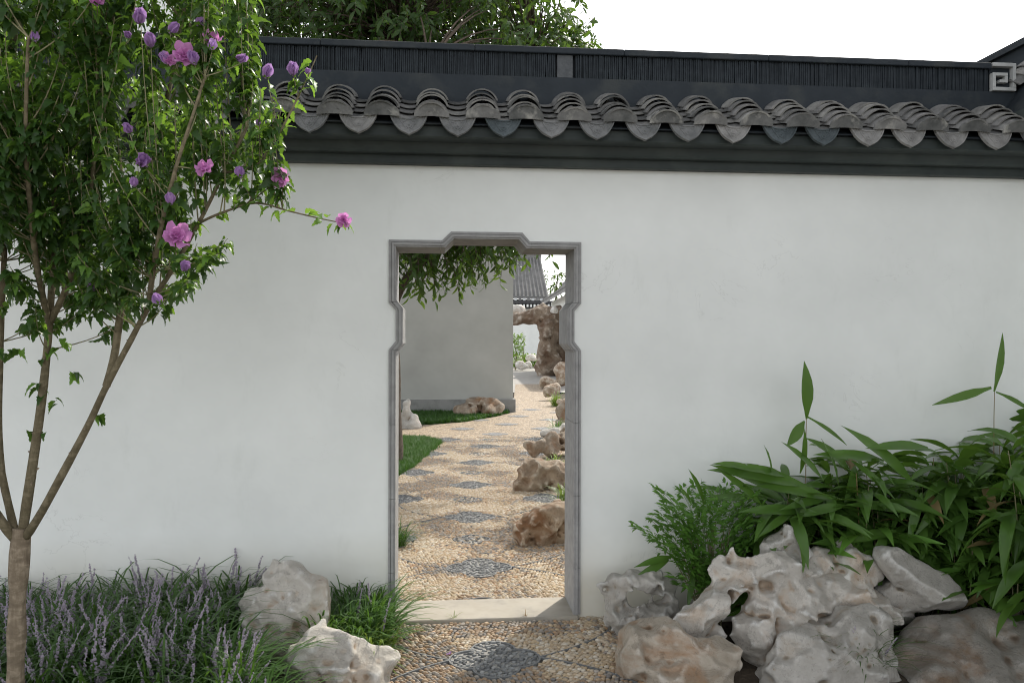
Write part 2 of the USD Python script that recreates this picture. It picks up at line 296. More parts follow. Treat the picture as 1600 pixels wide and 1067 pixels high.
rock_mat('tan_rock', (.32, .275, .215), (.52, .455, .375), (.30, .165, .08), (.60, .55, .48), (.5, .66), .9)
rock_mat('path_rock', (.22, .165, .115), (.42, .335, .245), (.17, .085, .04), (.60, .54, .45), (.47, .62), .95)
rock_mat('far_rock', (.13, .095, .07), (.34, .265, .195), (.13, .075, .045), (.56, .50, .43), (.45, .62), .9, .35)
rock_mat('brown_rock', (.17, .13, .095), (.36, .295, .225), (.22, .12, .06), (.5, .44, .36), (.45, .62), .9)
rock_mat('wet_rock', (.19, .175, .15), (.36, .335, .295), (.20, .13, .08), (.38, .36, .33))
speckled('soil', (.045, .035, .025), (.09, .07, .05), 14, .95, .6, 40, dist=.03)
speckled('court_stone', (.30, .29, .27), (.42, .40, .37), 3, .85, .2, 20)
speckled('grout', (.24, .235, .22), (.34, .33, .31), 30, .9, .5, 90, dist=.01)
speckled('mortar', (.095, .082, .062), (.18, .155, .115), 30, .9, .5, 90, dist=.01)
# far pebbles as a surface: the same tans with cells
for fname, fr_c in (('far_pebble', [(0, (.10, .09, .08)), (.2, (.20, .155, .108)), (.5, (.33, .25, .165)), (.8, (.41, .325, .225)), (1, (.49, .42, .33))]), ('far_slate', [(0, (.11, .113, .115)), (.5, (.18, .183, .185)), (1, (.28, .28, .275))])):
  mat(fname, {'g': ('geometry', {}), 'v': ('voronoi_texture', {'scale': 38}), 'sc': ('separate_color', {}), 'r': ('rgb_ramp', {'ramp': fr_c}),
                   'b': ('bump', {'strength': .9, 'distance': .012, 'invert': True}), 'p': ('principled_bsdf', {'roughness': .7, 'specular_ior_level': .3})},
    [('g.position', 'v.vector'), ('v.color', 'sc.color'), ('sc.r', 'r.fac'), ('r.color', 'p.base_color'), ('v.distance', 'b.height'), ('b.normal', 'p.normal')])
PEB = [(.47, .355, .225), (.39, .275, .165), (.53, .43, .305), (.33, .225, .135), (.62, .55, .44), (.28, .24, .19), (.46, .285, .15), (.20, .185, .17), (.51, .385, .235), (.34, .30, .255)]
for i, c in enumerate(PEB):
    c = tuple(.88 * x + .12 * .93 * sum(c) / 3 for x in c)
    speckled(f'pebble_{"abcdefghij"[i]}', tuple(.8 * x for x in c), tuple(min(.8, 1.12 * x) for x in c), 60, .62, .08, 120, dist=.004, spec=.35)
for i, c in enumerate([(.17, .175, .177), (.24, .246, .246), (.13, .134, .136), (.33, .332, .325)]):
    speckled(f'slate_{"abcd"[i]}', tuple(.8 * x for x in c), tuple(1.2 * x for x in c), 60, .6, .15, 120, dist=.004, spec=.35)
for bn_, c1_, c2_ in (('bark', (.19, .15, .105), (.34, .28, .205)), ('stem_bark', (.12, .10, .06), (.22, .185, .12))):
    mat(bn_, {'g': ('geometry', {}), 'mp': ('mapping', {'scale': (14, 14, 30)}), 'n': ('noise_texture', {'scale': 1., 'detail': 7, 'roughness': .65, 'distortion': .8}), 'mf': ('mapping', {'scale': (70, 70, 16)}), 'nf': ('noise_texture', {'scale': 1., 'detail': 6, 'roughness': .7}), 'ad': ('math', {'math_type': 'multiply_add', 'value2': .6}),
              'mu': ('math', {'math_type': 'multiply', 'value2': .4}), 'r': ('rgb_ramp', {'ramp': [(.36, tuple(.75 * x for x in c1_)), (.48, c1_), (.64, c2_)]}), 'b': ('bump', {'strength': .8, 'distance': .012}), 'p': ('principled_bsdf', {'roughness': .88, 'specular_ior_level': .25})},
        [('g.position', 'mp.vector'), ('mp.vector', 'n.vector'), ('g.position', 'mf.vector'), ('mf.vector', 'nf.vector'), ('nf.fac', 'mu.value1'), ('mu.value', 'ad.value3'), ('n.fac', 'ad.value1'), ('ad.value', 'r.fac'), ('r.color', 'p.base_color'), ('ad.value', 'b.height'), ('b.normal', 'p.normal')])
speckled('dark_bark', (.05, .04, .03), (.12, .09, .065), 16, .9, .7, 50, dist=.02)
speckled('twig', (.16, .15, .08), (.24, .22, .13), 40, .8, .2, 90)
leafy('shrub_leaf', (.016, .043, .012), (.048, .105, .024), (.16, .29, .03), .33, .35)
leafy('young_leaf', (.07, .17, .022), (.14, .27, .045), (.28, .48, .05), .4)
leafy('tree_leaf', (.028, .070, .013), (.080, .155, .028), (.28, .45, .045), .42)
leafy('crown_leaf', (.018, .048, .012), (.052, .105, .022), (.15, .26, .03), .32)
leafy('bamboo_leaf', (.046, .112, .022), (.120, .232, .042), (.18, .33, .035), .28, .30, .55)
leafy('fine_leaf', (.09, .22, .035), (.16, .33, .06), (.22, .42, .05), .35)
leafy('lily_leaf', (.022, .066, .013), (.080, .168, .032), (.14, .28, .035), .28)
leafy('lily_leaf_yellow', (.07, .14, .02), (.18, .26, .05), (.25, .36, .05), .3)
leafy('grass_blade', (.018, .062, .009), (.045, .115, .018), (.08, .19, .022), .3)
leafy('petal_pink', (.62, .24, .55), (.74, .38, .70), (.70, .30, .62), .4, .6, .2)
leafy('petal_purple', (.36, .20, .46), (.58, .38, .68), (.48, .28, .60), .35, .6, .2)
leafy('spike_flower', (.41, .35, .43), (.68, .61, .69), (.35, .28, .45), .25, .7, .2)
leafy('dry_leaf', (.28, .20, .09), (.36, .28, .14), (.3, .2, .1), .3)
speckled('far_tile', (.17, .168, .165), (.27, .265, .255), 2.5, .9, .2, 8, dist=.05)
speckled('dark_wood', (.035, .035, .038), (.06, .06, .062), 4, .7, .1, 20)
speckled('plinth', (.22, .22, .21), (.29, .29, .275), 3, .85, .15, 30, c3=(.17, .17, .16), s3=1.5)
speckled('rafter_paint', (.62, .63, .62), (.68, .69, .68), 5, .8, .05, 20)

# ------------------------------------------------------------------ ground, path
def sheet(poly, z):
    out = []
    for g in getattr(poly, 'geoms', [poly]):
        if g.geom_type == 'Polygon' and g.area > 1e-6:
            v, f = trimesh.creation.triangulate_polygon(g, engine='earcut'); f = np.array(f); a, b, c = (v[f[:, i]] for i in range(3))
            neg = ((b - a)[:, 0] * (c - a)[:, 1] - (b - a)[:, 1] * (c - a)[:, 0]) < 0; f[neg] = f[neg][:, ::-1]; out.append((np.c_[v, np.full(len(v), z)], f))
    return cat_(out)
obj('ground', bx(-400, 400, -400, 400, -.5, -.045), 'soil', kind='structure')
court = Polygon([(2.6, 21), (7.5, 21), (9, 60), (-6, 60), (-6, 24)])
obj('courtyard', sheet(court, -.010), 'court_stone', kind='structure')
path_poly = Polygon([(-.62, -3.6), (1.6, -3.6), (1.5, -1.6), (1.25, -.5), (1.15, .2), (1.2, 2), (1.5, 4.2), (1.85, 6.8), (2.2, 8.4), (2.6, 11.5), (3.4, 19), (4.4, 26),
                     (2.9, 26), (2.2, 19), (1.75, 13.9), (1.2, 12.7), (.5, 11.6), (-.6, 10.9), (-3., 10.6), (-3., 9.0), (-.8, 9.2), (-.1, 8.9), (.03, 8.3), (-.12, 7.3), (-.35, 5.8), (-.48, 5.2), (-.56, 3.5), (-.42, 1.8), (-.36, .3), (-.42, -.6)])
near_path, far_path = path_poly.intersection(sbox(-4, -9, 6, 9.0)), path_poly.intersection(sbox(-9, 9.0, 9, 40))
path = obj('path', sheet(near_path, -.004), 'mortar', kind='structure')
far_sheet = obj('path_beyond', sheet(far_path, 0.0), 'far_pebble', kind='structure')
front_court = obj('forecourt', sheet(Polygon([(-30, -40), (30, -40), (30, -3.605), (-30, -3.605)]), -.004), 'court_stone', kind='structure')
X0 = lambda y: .285 + (0 if y < 3 else .03 * (y - 3) + .012 * (y - 3) ** 2)
meds = []   # (x, y, radius, slate?)
for i in range(-2, 9):
    y = 1.09 + 1.67 * i
    meds.append((X0(y), y, .235, True))
    ym = y + .835
    meds += [(X0(ym) - .02, ym, .15, False), (X0(ym) - .72, ym + .06, .235, True), (X0(ym) + .80, ym, .235, True)]
def quatrefoil(x, y, r):
    a = r * .5
    return unary_union([Point(x + dx * a, y + dy * a).buffer(r * .5, 16) for dx, dy in ((1, 0), (-1, 0), (0, 1), (0, -1))] + [sbox(x - a * .72, y - a * .72, x + a * .72, y + a * .72)])
med_polys = [(quatrefoil(x, y, r), s, (x, y, r)) for x, y, r, s in meds]
lines = []
for i in range(-2, 6):
    y = 1.09 + 1.67 * i
    for sgn, dx in ((-1, -.72), (1, .80)):
        for up_ in (-1, 1):
            a = np.array([X0(y) + sgn * .23, y]); b = np.array([X0(y + up_ * .835) + dx, y + up_ * (.835 - .22)])
            mid = (a + b) / 2 + np.array([.16 * sgn, .10 * -up_])
            t = np.linspace(0, 1, 14)[:, None]; lines.append((1 - t) ** 2 * a + 2 * t * (1 - t) * mid + t * t * b)
inlay = []
for q, s, (x, y, r) in med_polys:
    if path_poly.buffer(-.05).contains(Point(x, y)) or path_poly.intersects(Point(x, y).buffer(.1)):
        inlay.append(q.exterior.buffer(.005).intersection(path_poly))
for l in lines: inlay.append(LineString(l).buffer(.0042).intersection(path_poly))
inlay_all = unary_union(inlay).intersection(near_path).simplify(.0015)
for g in getattr(inlay_all, 'geoms', [inlay_all]):
    if g.area > 1e-4:
        m = trimesh.creation.extrude_polygon(g, .016, engine='earcut'); m.apply_translation([0, 0, -.006])
        obj('inlay_line', m, 'slate_a', path)
for q, s_, (x, y, r) in med_polys:
    g = q.buffer(-.004).intersection(near_path)
    if s_ and g.area > 1e-3: obj('medallion_bed', sheet(g, .0005), 'grout', path)
    g = q.intersection(far_path)
    if s_ and g.area > .01: obj('medallion', sheet(g, .005), 'far_slate', far_sheet)
rng = np.random.default_rng(3)
th_poly = sbox(-.30, -.04, .84, .335)
pts, ang, typ = [], [], []
angs = np.radians([24, -28, 8, -12])
minx, miny, maxx, maxy = near_path.bounds; miny = -1.9
from shapely import contains_xy
free = near_path.difference(th_poly).difference(inlay_all.buffer(.004)).intersection(sbox(-4, -1.9, 6, 9))
slate_area = unary_union([q for q, s, _ in med_polys if s]).intersection(free); ring_area = unary_union([q for q, s, _ in med_polys if not s]).intersection(free)
plain = free.difference(unary_union([q for q, _, _ in med_polys]).buffer(.012))
def grid(theta, a, b, jit):
    L = 7.5; i, j = np.meshgrid(np.arange(-L / a, L / a), np.arange(-L / b, L / b), indexing='ij')
    u = (i + .5 * (j.astype(int) % 2)) * a; v = j * b
    u = u + rng.normal(0, jit * a, u.shape); v = v + rng.normal(0, jit * b, v.shape)
    c, s = np.cos(theta), np.sin(theta)
    return np.c_[(c * u - s * v).ravel() + .4, (s * u + c * v).ravel() + 3.5]
def sector(p):
    y = (p[:, 1] - 1.09) / .835; x = (p[:, 0] - .285 - np.where(p[:, 1] > 3, .03 * (p[:, 1] - 3) + .012 * (p[:, 1] - 3) ** 2, 0)) / .76
    return (np.floor(x + y * 1.0) + 2 * np.floor(x - y)).astype(int) % 4
for k, th in enumerate(angs):
    p = grid(th, .0285, .0178, .12); p = p[contains_xy(plain, p[:, 0], p[:, 1])]; p = p[sector(p) == k]
    pts.append(p); ang.append(th + rng.normal(0, .22, len(p))); typ.append(np.zeros(len(p), int))
p = grid(.1, .033, .025, .14); s = contains_xy(slate_area, p[:, 0], p[:, 1]); pts.append(p[s]); ang.append(rng.normal(.1, .5, s.sum())); typ.append(np.ones(s.sum(), int))
s = contains_xy(ring_area, p[:, 0], p[:, 1]); pts.append(p[s]); ang.append(rng.normal(.1, .5, s.sum())); typ.append(np.full(s.sum(), 2))
pts, ang, typ = np.vstack(pts), np.concatenate(ang), np.concatenate(typ)
def pebble_proto(seed, flat):
    m = trimesh.creation.icosphere(2); v = np.asarray(m.vertices) * np.array([.0139, .0086, flat])
    v = v * (1 + .35 * (noise(np.asarray(m.vertices) * 1.3 + 7 * seed, seed) - .5))[:, None]
    return v, np.asarray(m.faces)
shapes = [pebble_proto(i, .0105) for i in range(5)]
slate_shapes = []
for i in range(3):
    r_ = np.random.default_rng(60 + i); a = np.sort(r_.random(7) * 2 * np.pi); q = np.c_[np.cos(a) * .0155, np.sin(a) * .0098] * (1 + .2 * r_.random((7, 1)))
    m = trimesh.convex.convex_hull(np.vstack([np.c_[q, np.full(7, -.01)], np.c_[q * .85, np.full(7, .006)], np.c_[q * .5, np.full(7, .0085)]])); slate_shapes.append((np.asarray(m.vertices), np.asarray(m.faces)))
n = len(pts); big = fbm(np.c_[pts / .35, np.zeros(n)], 3, 4)
colr = np.where(typ == 1, 100 + rng.choice(4, n, p=[.4, .3, .2, .1]), 0)
warm = np.clip((big - .5) * 7 + rng.normal(0, .4, n), -1, 1)
pick = np.where(warm > .25, rng.choice([0, 2, 4, 8, 2], n), np.where(warm < -.3, rng.choice([3, 5, 7, 9, 3, 1, 5], n), rng.choice([0, 1, 2, 6, 8, 3, 9], n)))
colr = np.where(typ == 0, pick, colr); colr = np.where(typ == 2, np.where(rng.random(n) < .55, 100 + rng.choice(4, n), rng.choice([0, 5, 9, 4], n)), colr)
zz = rng.normal(.0005, .0018, n); tilt = rng.normal(0, .10, (n, 2)); scl = np.clip(rng.normal(1.02, .13, n), .7, 1.35)
scl = np.where(typ == 1, scl * 1.0, scl)
pn = np.c_[pts, zz]; uv_ = (pn - EYE) @ RT / ((pn - EYE) @ FW); vv_ = (EYE[2] - pn[:, 2]) / ((pn - EYE) @ FW)
seen = (vv_ < .428) & (uv_ > -.16) & (uv_ < .15) & ((pts[:, 1] < -.05))
order = np.argsort(np.where(seen, 0, 100) + pts[:, 1] * .2 + np.hypot(pts[:, 0] - .35, 0) * .3)
single = order[:290]; rest = order[290:]
def pebble_geo(i):
    base = slate_shapes[i % 3] if colr[i] >= 100 else shapes[i % 5]
    v = base[0] * scl[i]; R = trimesh.transformations.euler_matrix(tilt[i, 0], tilt[i, 1], ang[i])[:3, :3]
    return v @ R.T + pn[i], base[1]
def pmat(c): return f'slate_{"abcd"[c - 100]}' if c >= 100 else f'pebble_{"abcdefghij"[c]}'
for i in single: obj('pebble', pebble_geo(i), pmat(int(colr[i])), path, smooth=True)
pi_path = numbered(path, 'pebbles'); pi = UsdGeom.PointInstancer.Define(stage, pi_path); protos = []; combos = {}
for c in sorted(set(map(int, colr))):
    for s_ in range(3 if c >= 100 else 5):
        base = slate_shapes[s_] if c >= 100 else shapes[s_]
        pp = f'{pi_path}/prototypes/pebble_shape_{len(protos):03d}'
        usdkit.mesh(stage, pp, base, M[pmat(c)], smooth=True); combos[(c, s_)] = len(protos); protos.append(Sdf.Path(pp))
pi.CreatePrototypesRel().SetTargets(protos)
idx = np.array([combos[(int(colr[i]), int(i) % (3 if colr[i] >= 100 else 5))] for i in rest])
pi.CreateProtoIndicesAttr(Vt.IntArray.FromNumpy(idx.astype(np.int32))); pi.CreatePositionsAttr(Vt.Vec3fArray.FromNumpy(pn[rest].astype(np.float32)))
pi.CreateScalesAttr(Vt.Vec3fArray.FromNumpy(np.repeat(scl[rest, None], 3, 1).astype(np.float32)))
qs = [trimesh.transformations.quaternion_from_euler(tilt[i, 0], tilt[i, 1], ang[i]) for i in rest]
pi.CreateOrientationsAttr(Vt.QuathArray([Gf.Quath(float(q[0]), float(q[1]), float(q[2]), float(q[3])) for q in qs]))
meta(pi_path, kind='stuff')

# ------------------------------------------------------------------ the white wall with its door and tiled coping
wall = thing('garden_wall', 'white plastered garden wall with shaped doorway and dark tiled coping', 'wall', (0, 0, 0))
outer = Polygon([(-.30, -.3), (-.30, 1.60), (-.26, 1.65), (-.26, 1.83), (-.30, 1.877), (-.30, 2.242), (.009, 2.242), (.062, 2.294), (.482, 2.294), (.527, 2.242), (.835, 2.242),
                 (.835, 1.877), (.795, 1.83), (.795, 1.65), (.835, 1.60), (.835, -.3)])
XL, XR = -5.2, 3.85
face = sbox(XL, -.25, XR, 2.72).difference(outer.buffer(-.02, join_style=2))
obj('wall_face', extr_y(face, 0, .32), 'plaster', wall)
rings = [(0.0, .013, -.013), (.013, .017, -.007), (.017, .031, -.021), (.031, .041, -.012)]
up_box = sbox(-2, .0, 3, 3)
cuts_z = [.026, .30, .73, 1.165, 1.598, 1.88]
strips = [(sbox(-2, a + .001, 3, b - .001)) for a, b in zip(cuts_z[:-1], cuts_z[1:])]
pieces = []
for st in strips: pieces += [st.intersection(sbox(-2, 0, .27, 3)), st.intersection(sbox(.27, 0, 3, 3))]
top = sbox(-2, 1.881, 3, 3); pieces += [top.intersection(sbox(-2, 0, .0, 3)), top.intersection(sbox(.001, 0, .536, 3)), top.intersection(sbox(.537, 0, 3, 3))]
inner = outer.buffer(-.041, join_style=2)
for pc in pieces:
    ms = []
    for a, b, yf in rings:
        rg = outer.buffer(-a, join_style=2).difference(outer.buffer(-b, join_style=2)).intersection(pc)
        if rg.area > 1e-6: ms.append(extr_y(rg, yf, .018))
    lin = outer.buffer(-.041, join_style=2).difference(outer.buffer(-.058, join_style=2)).intersection(pc)
    ms.append(extr_y(outer.buffer(-.018, join_style=2).difference(outer.buffer(-.041, join_style=2)).intersection(pc), .018, .333))
    obj('frame_stone', cat_(ms), 'frame_stone', wall)
obj('threshold', bx(-.285, .82, -.035, .325, -.05, .026, .005), 'threshold_stone', wall)
# cornice under the tiles
prof = Polygon([(0, 2.677), (-.060, 2.677), (-.064, 2.681), (-.064, 2.724), (-.112, 2.728), (-.124, 2.74), (-.135, 2.765), (-.140, 2.782), (-.230, 2.786), (-.240, 2.793), (-.236, 2.82), (-.234, 2.850), (-.19, 2.870), (.02, 3.0), (.14, 3.03), (.14, 2.72), (0, 2.72)])
obj('cornice', extr_x(prof, XL, XR), 'dark_paint', wall)
prof2 = Polygon([(.32 - a, b) for a, b in [(0, 2.677), (-.055, 2.677), (-.055, 2.722), (-.128, 2.80), (-.185, 2.85), (-.25, 2.90), (.10, 3.16), (.179, 3.16), (.179, 2.72), (0, 2.72)]])
obj('cornice', extr_x(prof2, XL, XR), 'dark_paint', wall)
# ridge: base, rows of upright tiles, cap, plain block, fret
RX = 3.610
obj('ridge_base', extr_x(Polygon([(.018, 2.99), (.030, 3.232), (.285, 3.232), (.305, 2.99)]), XL, XR), 'ridge_plaster', wall)
obj('ridge_core', bx(XL, RX - .01, .075, .205, 3.232, 3.372), 'ridge_plaster', wall)
rng = np.random.default_rng(8); tl = []; x = XL
while x < 3.435:
    w = .0112 + rng.random() * .002
    if not (.688 < x < .80):
        dy = rng.normal(0, .0035); a = rng.normal(0, .012)
        m = bx(-w * .38, w * .38, .038 + dy, .075, 3.230, 3.372, 0); m.apply_transform(trimesh.transformations.rotation_matrix(a, [0, 1, 0], [0, 0, 3.3])); m.apply_translation([x, 0, 0]); tl.append(m)
    x += w
obj('ridge_tile_row', cat_(tl), 'ridge_tile', wall, kind='stuff')
obj('ridge_block', bx(.695, .79, .036, .075, 3.233, 3.371, .003), 'block_stone', wall)
x = XL
while x < 3.44:
    x1 = min(x + .9, 3.452); obj('ridge_cap', bx(x + .001, x1 - .001, .015, .265, 3.372, 3.410, .004), 'ridge_plaster', wall); x = x1
fr = sbox(0, 0, .155, .155).difference(sbox(.022, .022, .133, .133)).difference(sbox(0, .100, .022, .133))
fx = []
fo = [(0, 0, .155, .020), (.135, .020, .155, .155), (0, .135, .135, .155), (0, .020, .020, .100), (.020, .082, .100, .100), (.082, .045, .100, .082), (.045, .045, .082, .062)]
fret = cat_([bx(3.455 + a, 3.455 + c, .010, .060, 3.234 + b * 1.13, 3.234 + d * 1.13, .002) for a, b, c, d in fo])
obj('fret', fret, 'fret_stone', wall)
obj('fret_back', bx(3.453, 3.612, .045, .20, 3.233, 3.408), 'ridge_plaster', wall)
# roof tiles
SL = np.array([0, -.31, -.212]); SLL = np.linalg.norm(SL); sd = SL / SLL; sn = np.array([0, -sd[2], sd[1]]); sn = -sn if sn[2] < 0 else sn
TOP = np.array([0, .02, 3.068]); E_ = np.array([1, 0, 0.])
def local(v, o, tilt=0.):
    """x across, y down the slope, z off the slope"""
    return o + v[:, :1] * E_ + v[:, 1:2] * sd + v[:, 2:] * sn
def arc_tile(R, half, thick, t0, t1, n0, n1, convex=True, seg=12):
    a = np.linspace(-half, half, seg); V = []
    for t, nn in ((t0, n0), (t1, n1)):
        for r in (R, R - thick):
            z = (np.cos(a) - math.cos(half)) * r * (1 if convex else -1) + (0 if convex else R * (1 - math.cos(half)) * 0)
            rr = np.c_[np.sin(a) * r, np.full(seg, t), z + nn]; V.append(rr)
    V = np.vstack(V); f = []
    o0, i0, o1, i1 = 0, seg, 2 * seg, 3 * seg
    for k in range(seg - 1):
        f += [(o0 + k, o0 + k + 1, o1 + k + 1, o1 + k), (i0 + k + 1, i0 + k, i1 + k, i1 + k + 1), (o1 + k, o1 + k + 1, i1 + k + 1, i1 + k), (o0 + k + 1, o0 + k, i0 + k, i0 + k + 1)]
    for k in (0, seg - 1): f += [(o0 + k, o1 + k, i1 + k, i0 + k)]
    return V, np.array(f)
rng = np.random.default_rng(21)
roof = obj('roof_bed', extr_x(Polygon([(.03, 3.0), (.02, 3.046), (-.268, 2.858), (-.268, 2.852), (-.237, 2.852), (-.2, 2.876)]), XL, XR - .01), 'ridge_plaster', wall)
PITCH = .2638
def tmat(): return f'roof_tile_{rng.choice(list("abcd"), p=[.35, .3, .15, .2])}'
for c in range(-24, 13):
    xd = .872 + PITCH * c
    if xd < XL + .1 or xd > XR - .05: continue
    xd += rng.normal(0, .006); xc = xd + PITCH / 2
    for k in range(4):     # pan tiles
        tf = .095 + .090 * k + rng.normal(0, .003)
        v, f = arc_tile(.150, .86, .012, max(-.02, tf - .14), tf, .040, .062, convex=False)
        obj('pan_tile', (local(v, TOP + [xd, 0, 0]), f), tmat(), wall, smooth=35)
    dm = f'drip_tile_{rng.choice(list("abc"), p=[.58, .32, .10])}'
    # drip tile: a tongue hanging from the lowest pan
    wd, hd = .110, .092
    tt = np.linspace(-1, 1, 15); topc = np.c_[tt * wd, .040 * (tt ** 2)]
    ss = np.linspace(1, -1, 17)[1:-1]; low = np.c_[ss * wd, .040 - (hd + .034) * (1 - np.abs(ss) ** 2.2) ** .78]
    low[:, 1] -= .010 * np.exp(-(ss / .12) ** 2)
    pg = Polygon(np.vstack([topc, low])).buffer(0)
    v1, f1 = extr_y(pg, 0, .014); rim = pg.difference(pg.buffer(-.0075)); v2, f2 = extr_y(rim, -.005, 0)
    mot = unary_union([LineString(np.c_[.028 * sgn + .016 * np.cos(np.linspace(0, 5.2, 14)) * np.linspace(1, .3, 14) * sgn, -.012 + .016 * np.sin(np.linspace(0, 5.2, 14)) * np.linspace(1, .3, 14)]).buffer(.0028) for sgn in (-1, 1)]
                     + [Point(0, -.045).buffer(.012).difference(Point(0, -.045).buffer(.006)), LineString([(-.055, .012), (-.04, -.02), (-.012, -.062)]).buffer(.0025), LineString([(.055, .012), (.04, -.02), (.012, -.062)]).buffer(.0025)]).intersection(pg.buffer(-.008))
    v3, f3 = extr_y(mot, -.003, 0)
    v, f = cat_([(v1, f1), (v2, f2), (v3, f3)])
    ti = math.radians(12 + rng.normal(0, 2)); v = np.c_[v[:, 0], v[:, 1] * math.cos(ti) + v[:, 2] * math.sin(ti) * 1, -v[:, 1] * math.sin(ti) + v[:, 2] * math.cos(ti)]
    e = TOP + sd * .382 + sn * (-.020); rl = rng.normal(0, .03)
    v = np.c_[v[:, 0] * math.cos(rl) - v[:, 2] * math.sin(rl), v[:, 1], v[:, 0] * math.sin(rl) + v[:, 2] * math.cos(rl)]
    obj('drip_tile', (v + [xd, e[1] - .008, e[2] + .038], f), dm, wall)
    n_cov = 5; jx = rng.normal(0, .004)
    for k in range(n_cov):
        tf = .105 + .065 * k + rng.normal(0, .003); jj = rng.normal(0, .0025); half = 1.25 + rng.normal(0, .03)
        v, f = arc_tile(.098, half, .012, max(-.02, tf - .12), tf, .004 + rng.normal(0, .002), .042 + rng.normal(0, .003), True)
        obj('cover_tile', (local(v, TOP + [xc + jx + jj, 0, 0]), f), tmat(), wall, smooth=35)
    # end tile with a wavy fringe
    a = np.linspace(-1.25, 1.25, 57); R = .100; hz = R * math.cos(1.25)
    outer_r = R + .001 + .0085 * np.abs(np.sin(a * 5.03))
    up_e = np.c_[np.sin(a) * outer_r, np.cos(a) * outer_r - hz]; xs = np.linspace(R * math.sin(1.25) + .003, -R * math.sin(1.25) - .003, 25)
    lo_e = np.c_[xs, -.006 + .006 * (1 - (xs / .098) ** 2)]
    pg = Polygon(np.vstack([up_e, lo_e])).buffer(0)
    if pg.geom_type != 'Polygon': pg = max(pg.geoms, key=lambda g: g.area)
    v, f = extr_y(pg, 0, .013)
    ti = math.radians(20); y_, z_ = v[:, 1].copy(), v[:, 2].copy(); v[:, 1] = y_ * math.cos(ti) - z_ * math.sin(ti); v[:, 2] = y_ * math.sin(ti) + z_ * math.cos(ti)
    e = TOP + sd * (.105 + .065 * 4 + .006) + sn * .036
    obj('cover_end', (v + [xc + jx, e[1] - .002, e[2] - .004], f), f'roof_tile_{rng.choice(list("ccca"))}', wall)  # mostly the darkest tile tone; shade of down-turned ends put into colour

# ------------------------------------------------------------------ the wall that joins on the right
side = thing('side_wall', 'higher white wall with dark tiled ridge joining at the right end', 'wall', (3.9, 0, 0))
obj('wall_face', bx(3.66, 3.98, -3.2, 4.5, -.2, 2.84), 'plaster', side)
obj('cornice', cat_([bx(3.61, 4.03, -3.2, 4.5, 2.84, 2.90), bx(3.55, 4.09, -3.2, 4.5, 2.90, 2.98), bx(3.50, 4.14, -3.2, 4.5, 2.98, 3.06)]), 'dark_paint', side)
obj('ridge', cat_([bx(3.76, 3.86, -3.2, 4.5, 3.4, 3.57), bx(3.73, 3.89, -3.2, 4.5, 3.57, 3.612)]), 'ridge_plaster', side)
obj('ridge_base', (lambda m: (np.c_[m[0][:, 1], m[0][:, 0], m[0][:, 2]], m[1][:, ::-1]))(extr_x(Polygon([(3.50, 3.06), (3.75, 3.40), (3.88, 3.40), (4.17, 3.06)]), -3.2, 4.5)), 'ridge_plaster', side)
ty = 4.3; rng = np.random.default_rng(5)
while ty > -3.1:
    for k in range(3):
        v, f = arc_tile(.112, 1.15, .013, .085 + .07 * k - .10, .085 + .07 * k, .024, .046)
        sdx = nrmz(np.array([-.30, 0, -.33])); snx = nrmz(np.array([-.33, 0, .30]))
        o = np.array([3.80, ty, 3.40]); obj('cover_tile', (o + v[:, :1] * np.array([0, 1., 0]) + v[:, 1:2] * sdx + v[:, 2:] * snx, f[:, ::-1]), tmat(), side, smooth=35)
    ty -= PITCH

# ------------------------------------------------------------------ buildings and walls beyond the door
iw = thing('inner_wall', 'plain white wall on a grey plinth beyond the doorway', 'wall', (1.7, 14, 0))
obj('wall_face', bx(-9, 1.70, 13.9, 14.25, .30, 5.2), 'shaded_plaster', iw); obj('plinth', bx(-9, 1.76, 13.84, 14.3, -.2, .30, .01), 'plinth', iw)
obj('coping', cat_([bx(-9, 1.8, 13.75, 14.4, 5.2, 5.35), bx(-9, 1.8, 13.9, 14.25, 5.35, 5.7)]), 'ridge_plaster', iw)
gb = thing('white_building', 'pale gable wall of a building behind the upper left of the shrub', 'building', (-7, 10, 0))
obj('wall_face', bx(-10.5, -3.9, 12.0, 12.4, -.2, 12), 'plaster', gb); obj('roof', bx(-10.8, -3.6, 11.8, 12.6, 12, 12.25), 'far_tile', gb)
# far pavilion, two eaves
DP = 58.
def row_tube(a, b, r): return tube(spline([a, (np.array(a) + b) / 2 - [0, 0, .10], b], 6), r, 6)
pv = thing('pavilion', 'grey tiled pavilion roof with dark eaves seen far beyond the rock arch', 'building', D(820, 560, DP))
rl, rr_, el, er = D(770, 404, DP + 2.5), D(843, 404, DP + 2.5), D(762, 464, DP - .5), D(856, 466, DP - .5)
def quad(a, b, c, d, th=.12):
    v = np.array([a, b, c, d], float); w = v - [0, 0, th]; return np.vstack([v, w]), np.array([(0, 1, 2, 3), (7, 6, 5, 4), (0, 4, 5, 1), (1, 5, 6, 2), (2, 6, 7, 3), (3, 7, 4, 0)])
rf = obj('roof', quad(rl, rr_, er, el), 'far_tile', pv)
nrow = 15
for i in range(nrow + 1):
    t = i / nrow; obj('tile_row', row_tube(rl + (rr_ - rl) * t + [0, 0, .04], el + (er - el) * t + [0, 0, .04], .085), 'far_tile', pv, smooth=True)
obj('ridge', bx(min(rl[0], rr_[0]) - .1, max(rl[0], rr_[0]) + .15, rl[1] - .15, rl[1] + .2, rl[2] - .1, rl[2] + .4), 'far_tile', pv)
for i in range(14):
    p = el + (er - el) * (i + .5) / 14; obj('tile_end', bx(p[0] - .09, p[0] + .09, p[1] - .09, p[1] + .05, p[2] - .24, p[2] - .06), 'rafter_paint' if i % 2 == 0 else 'far_tile', pv)
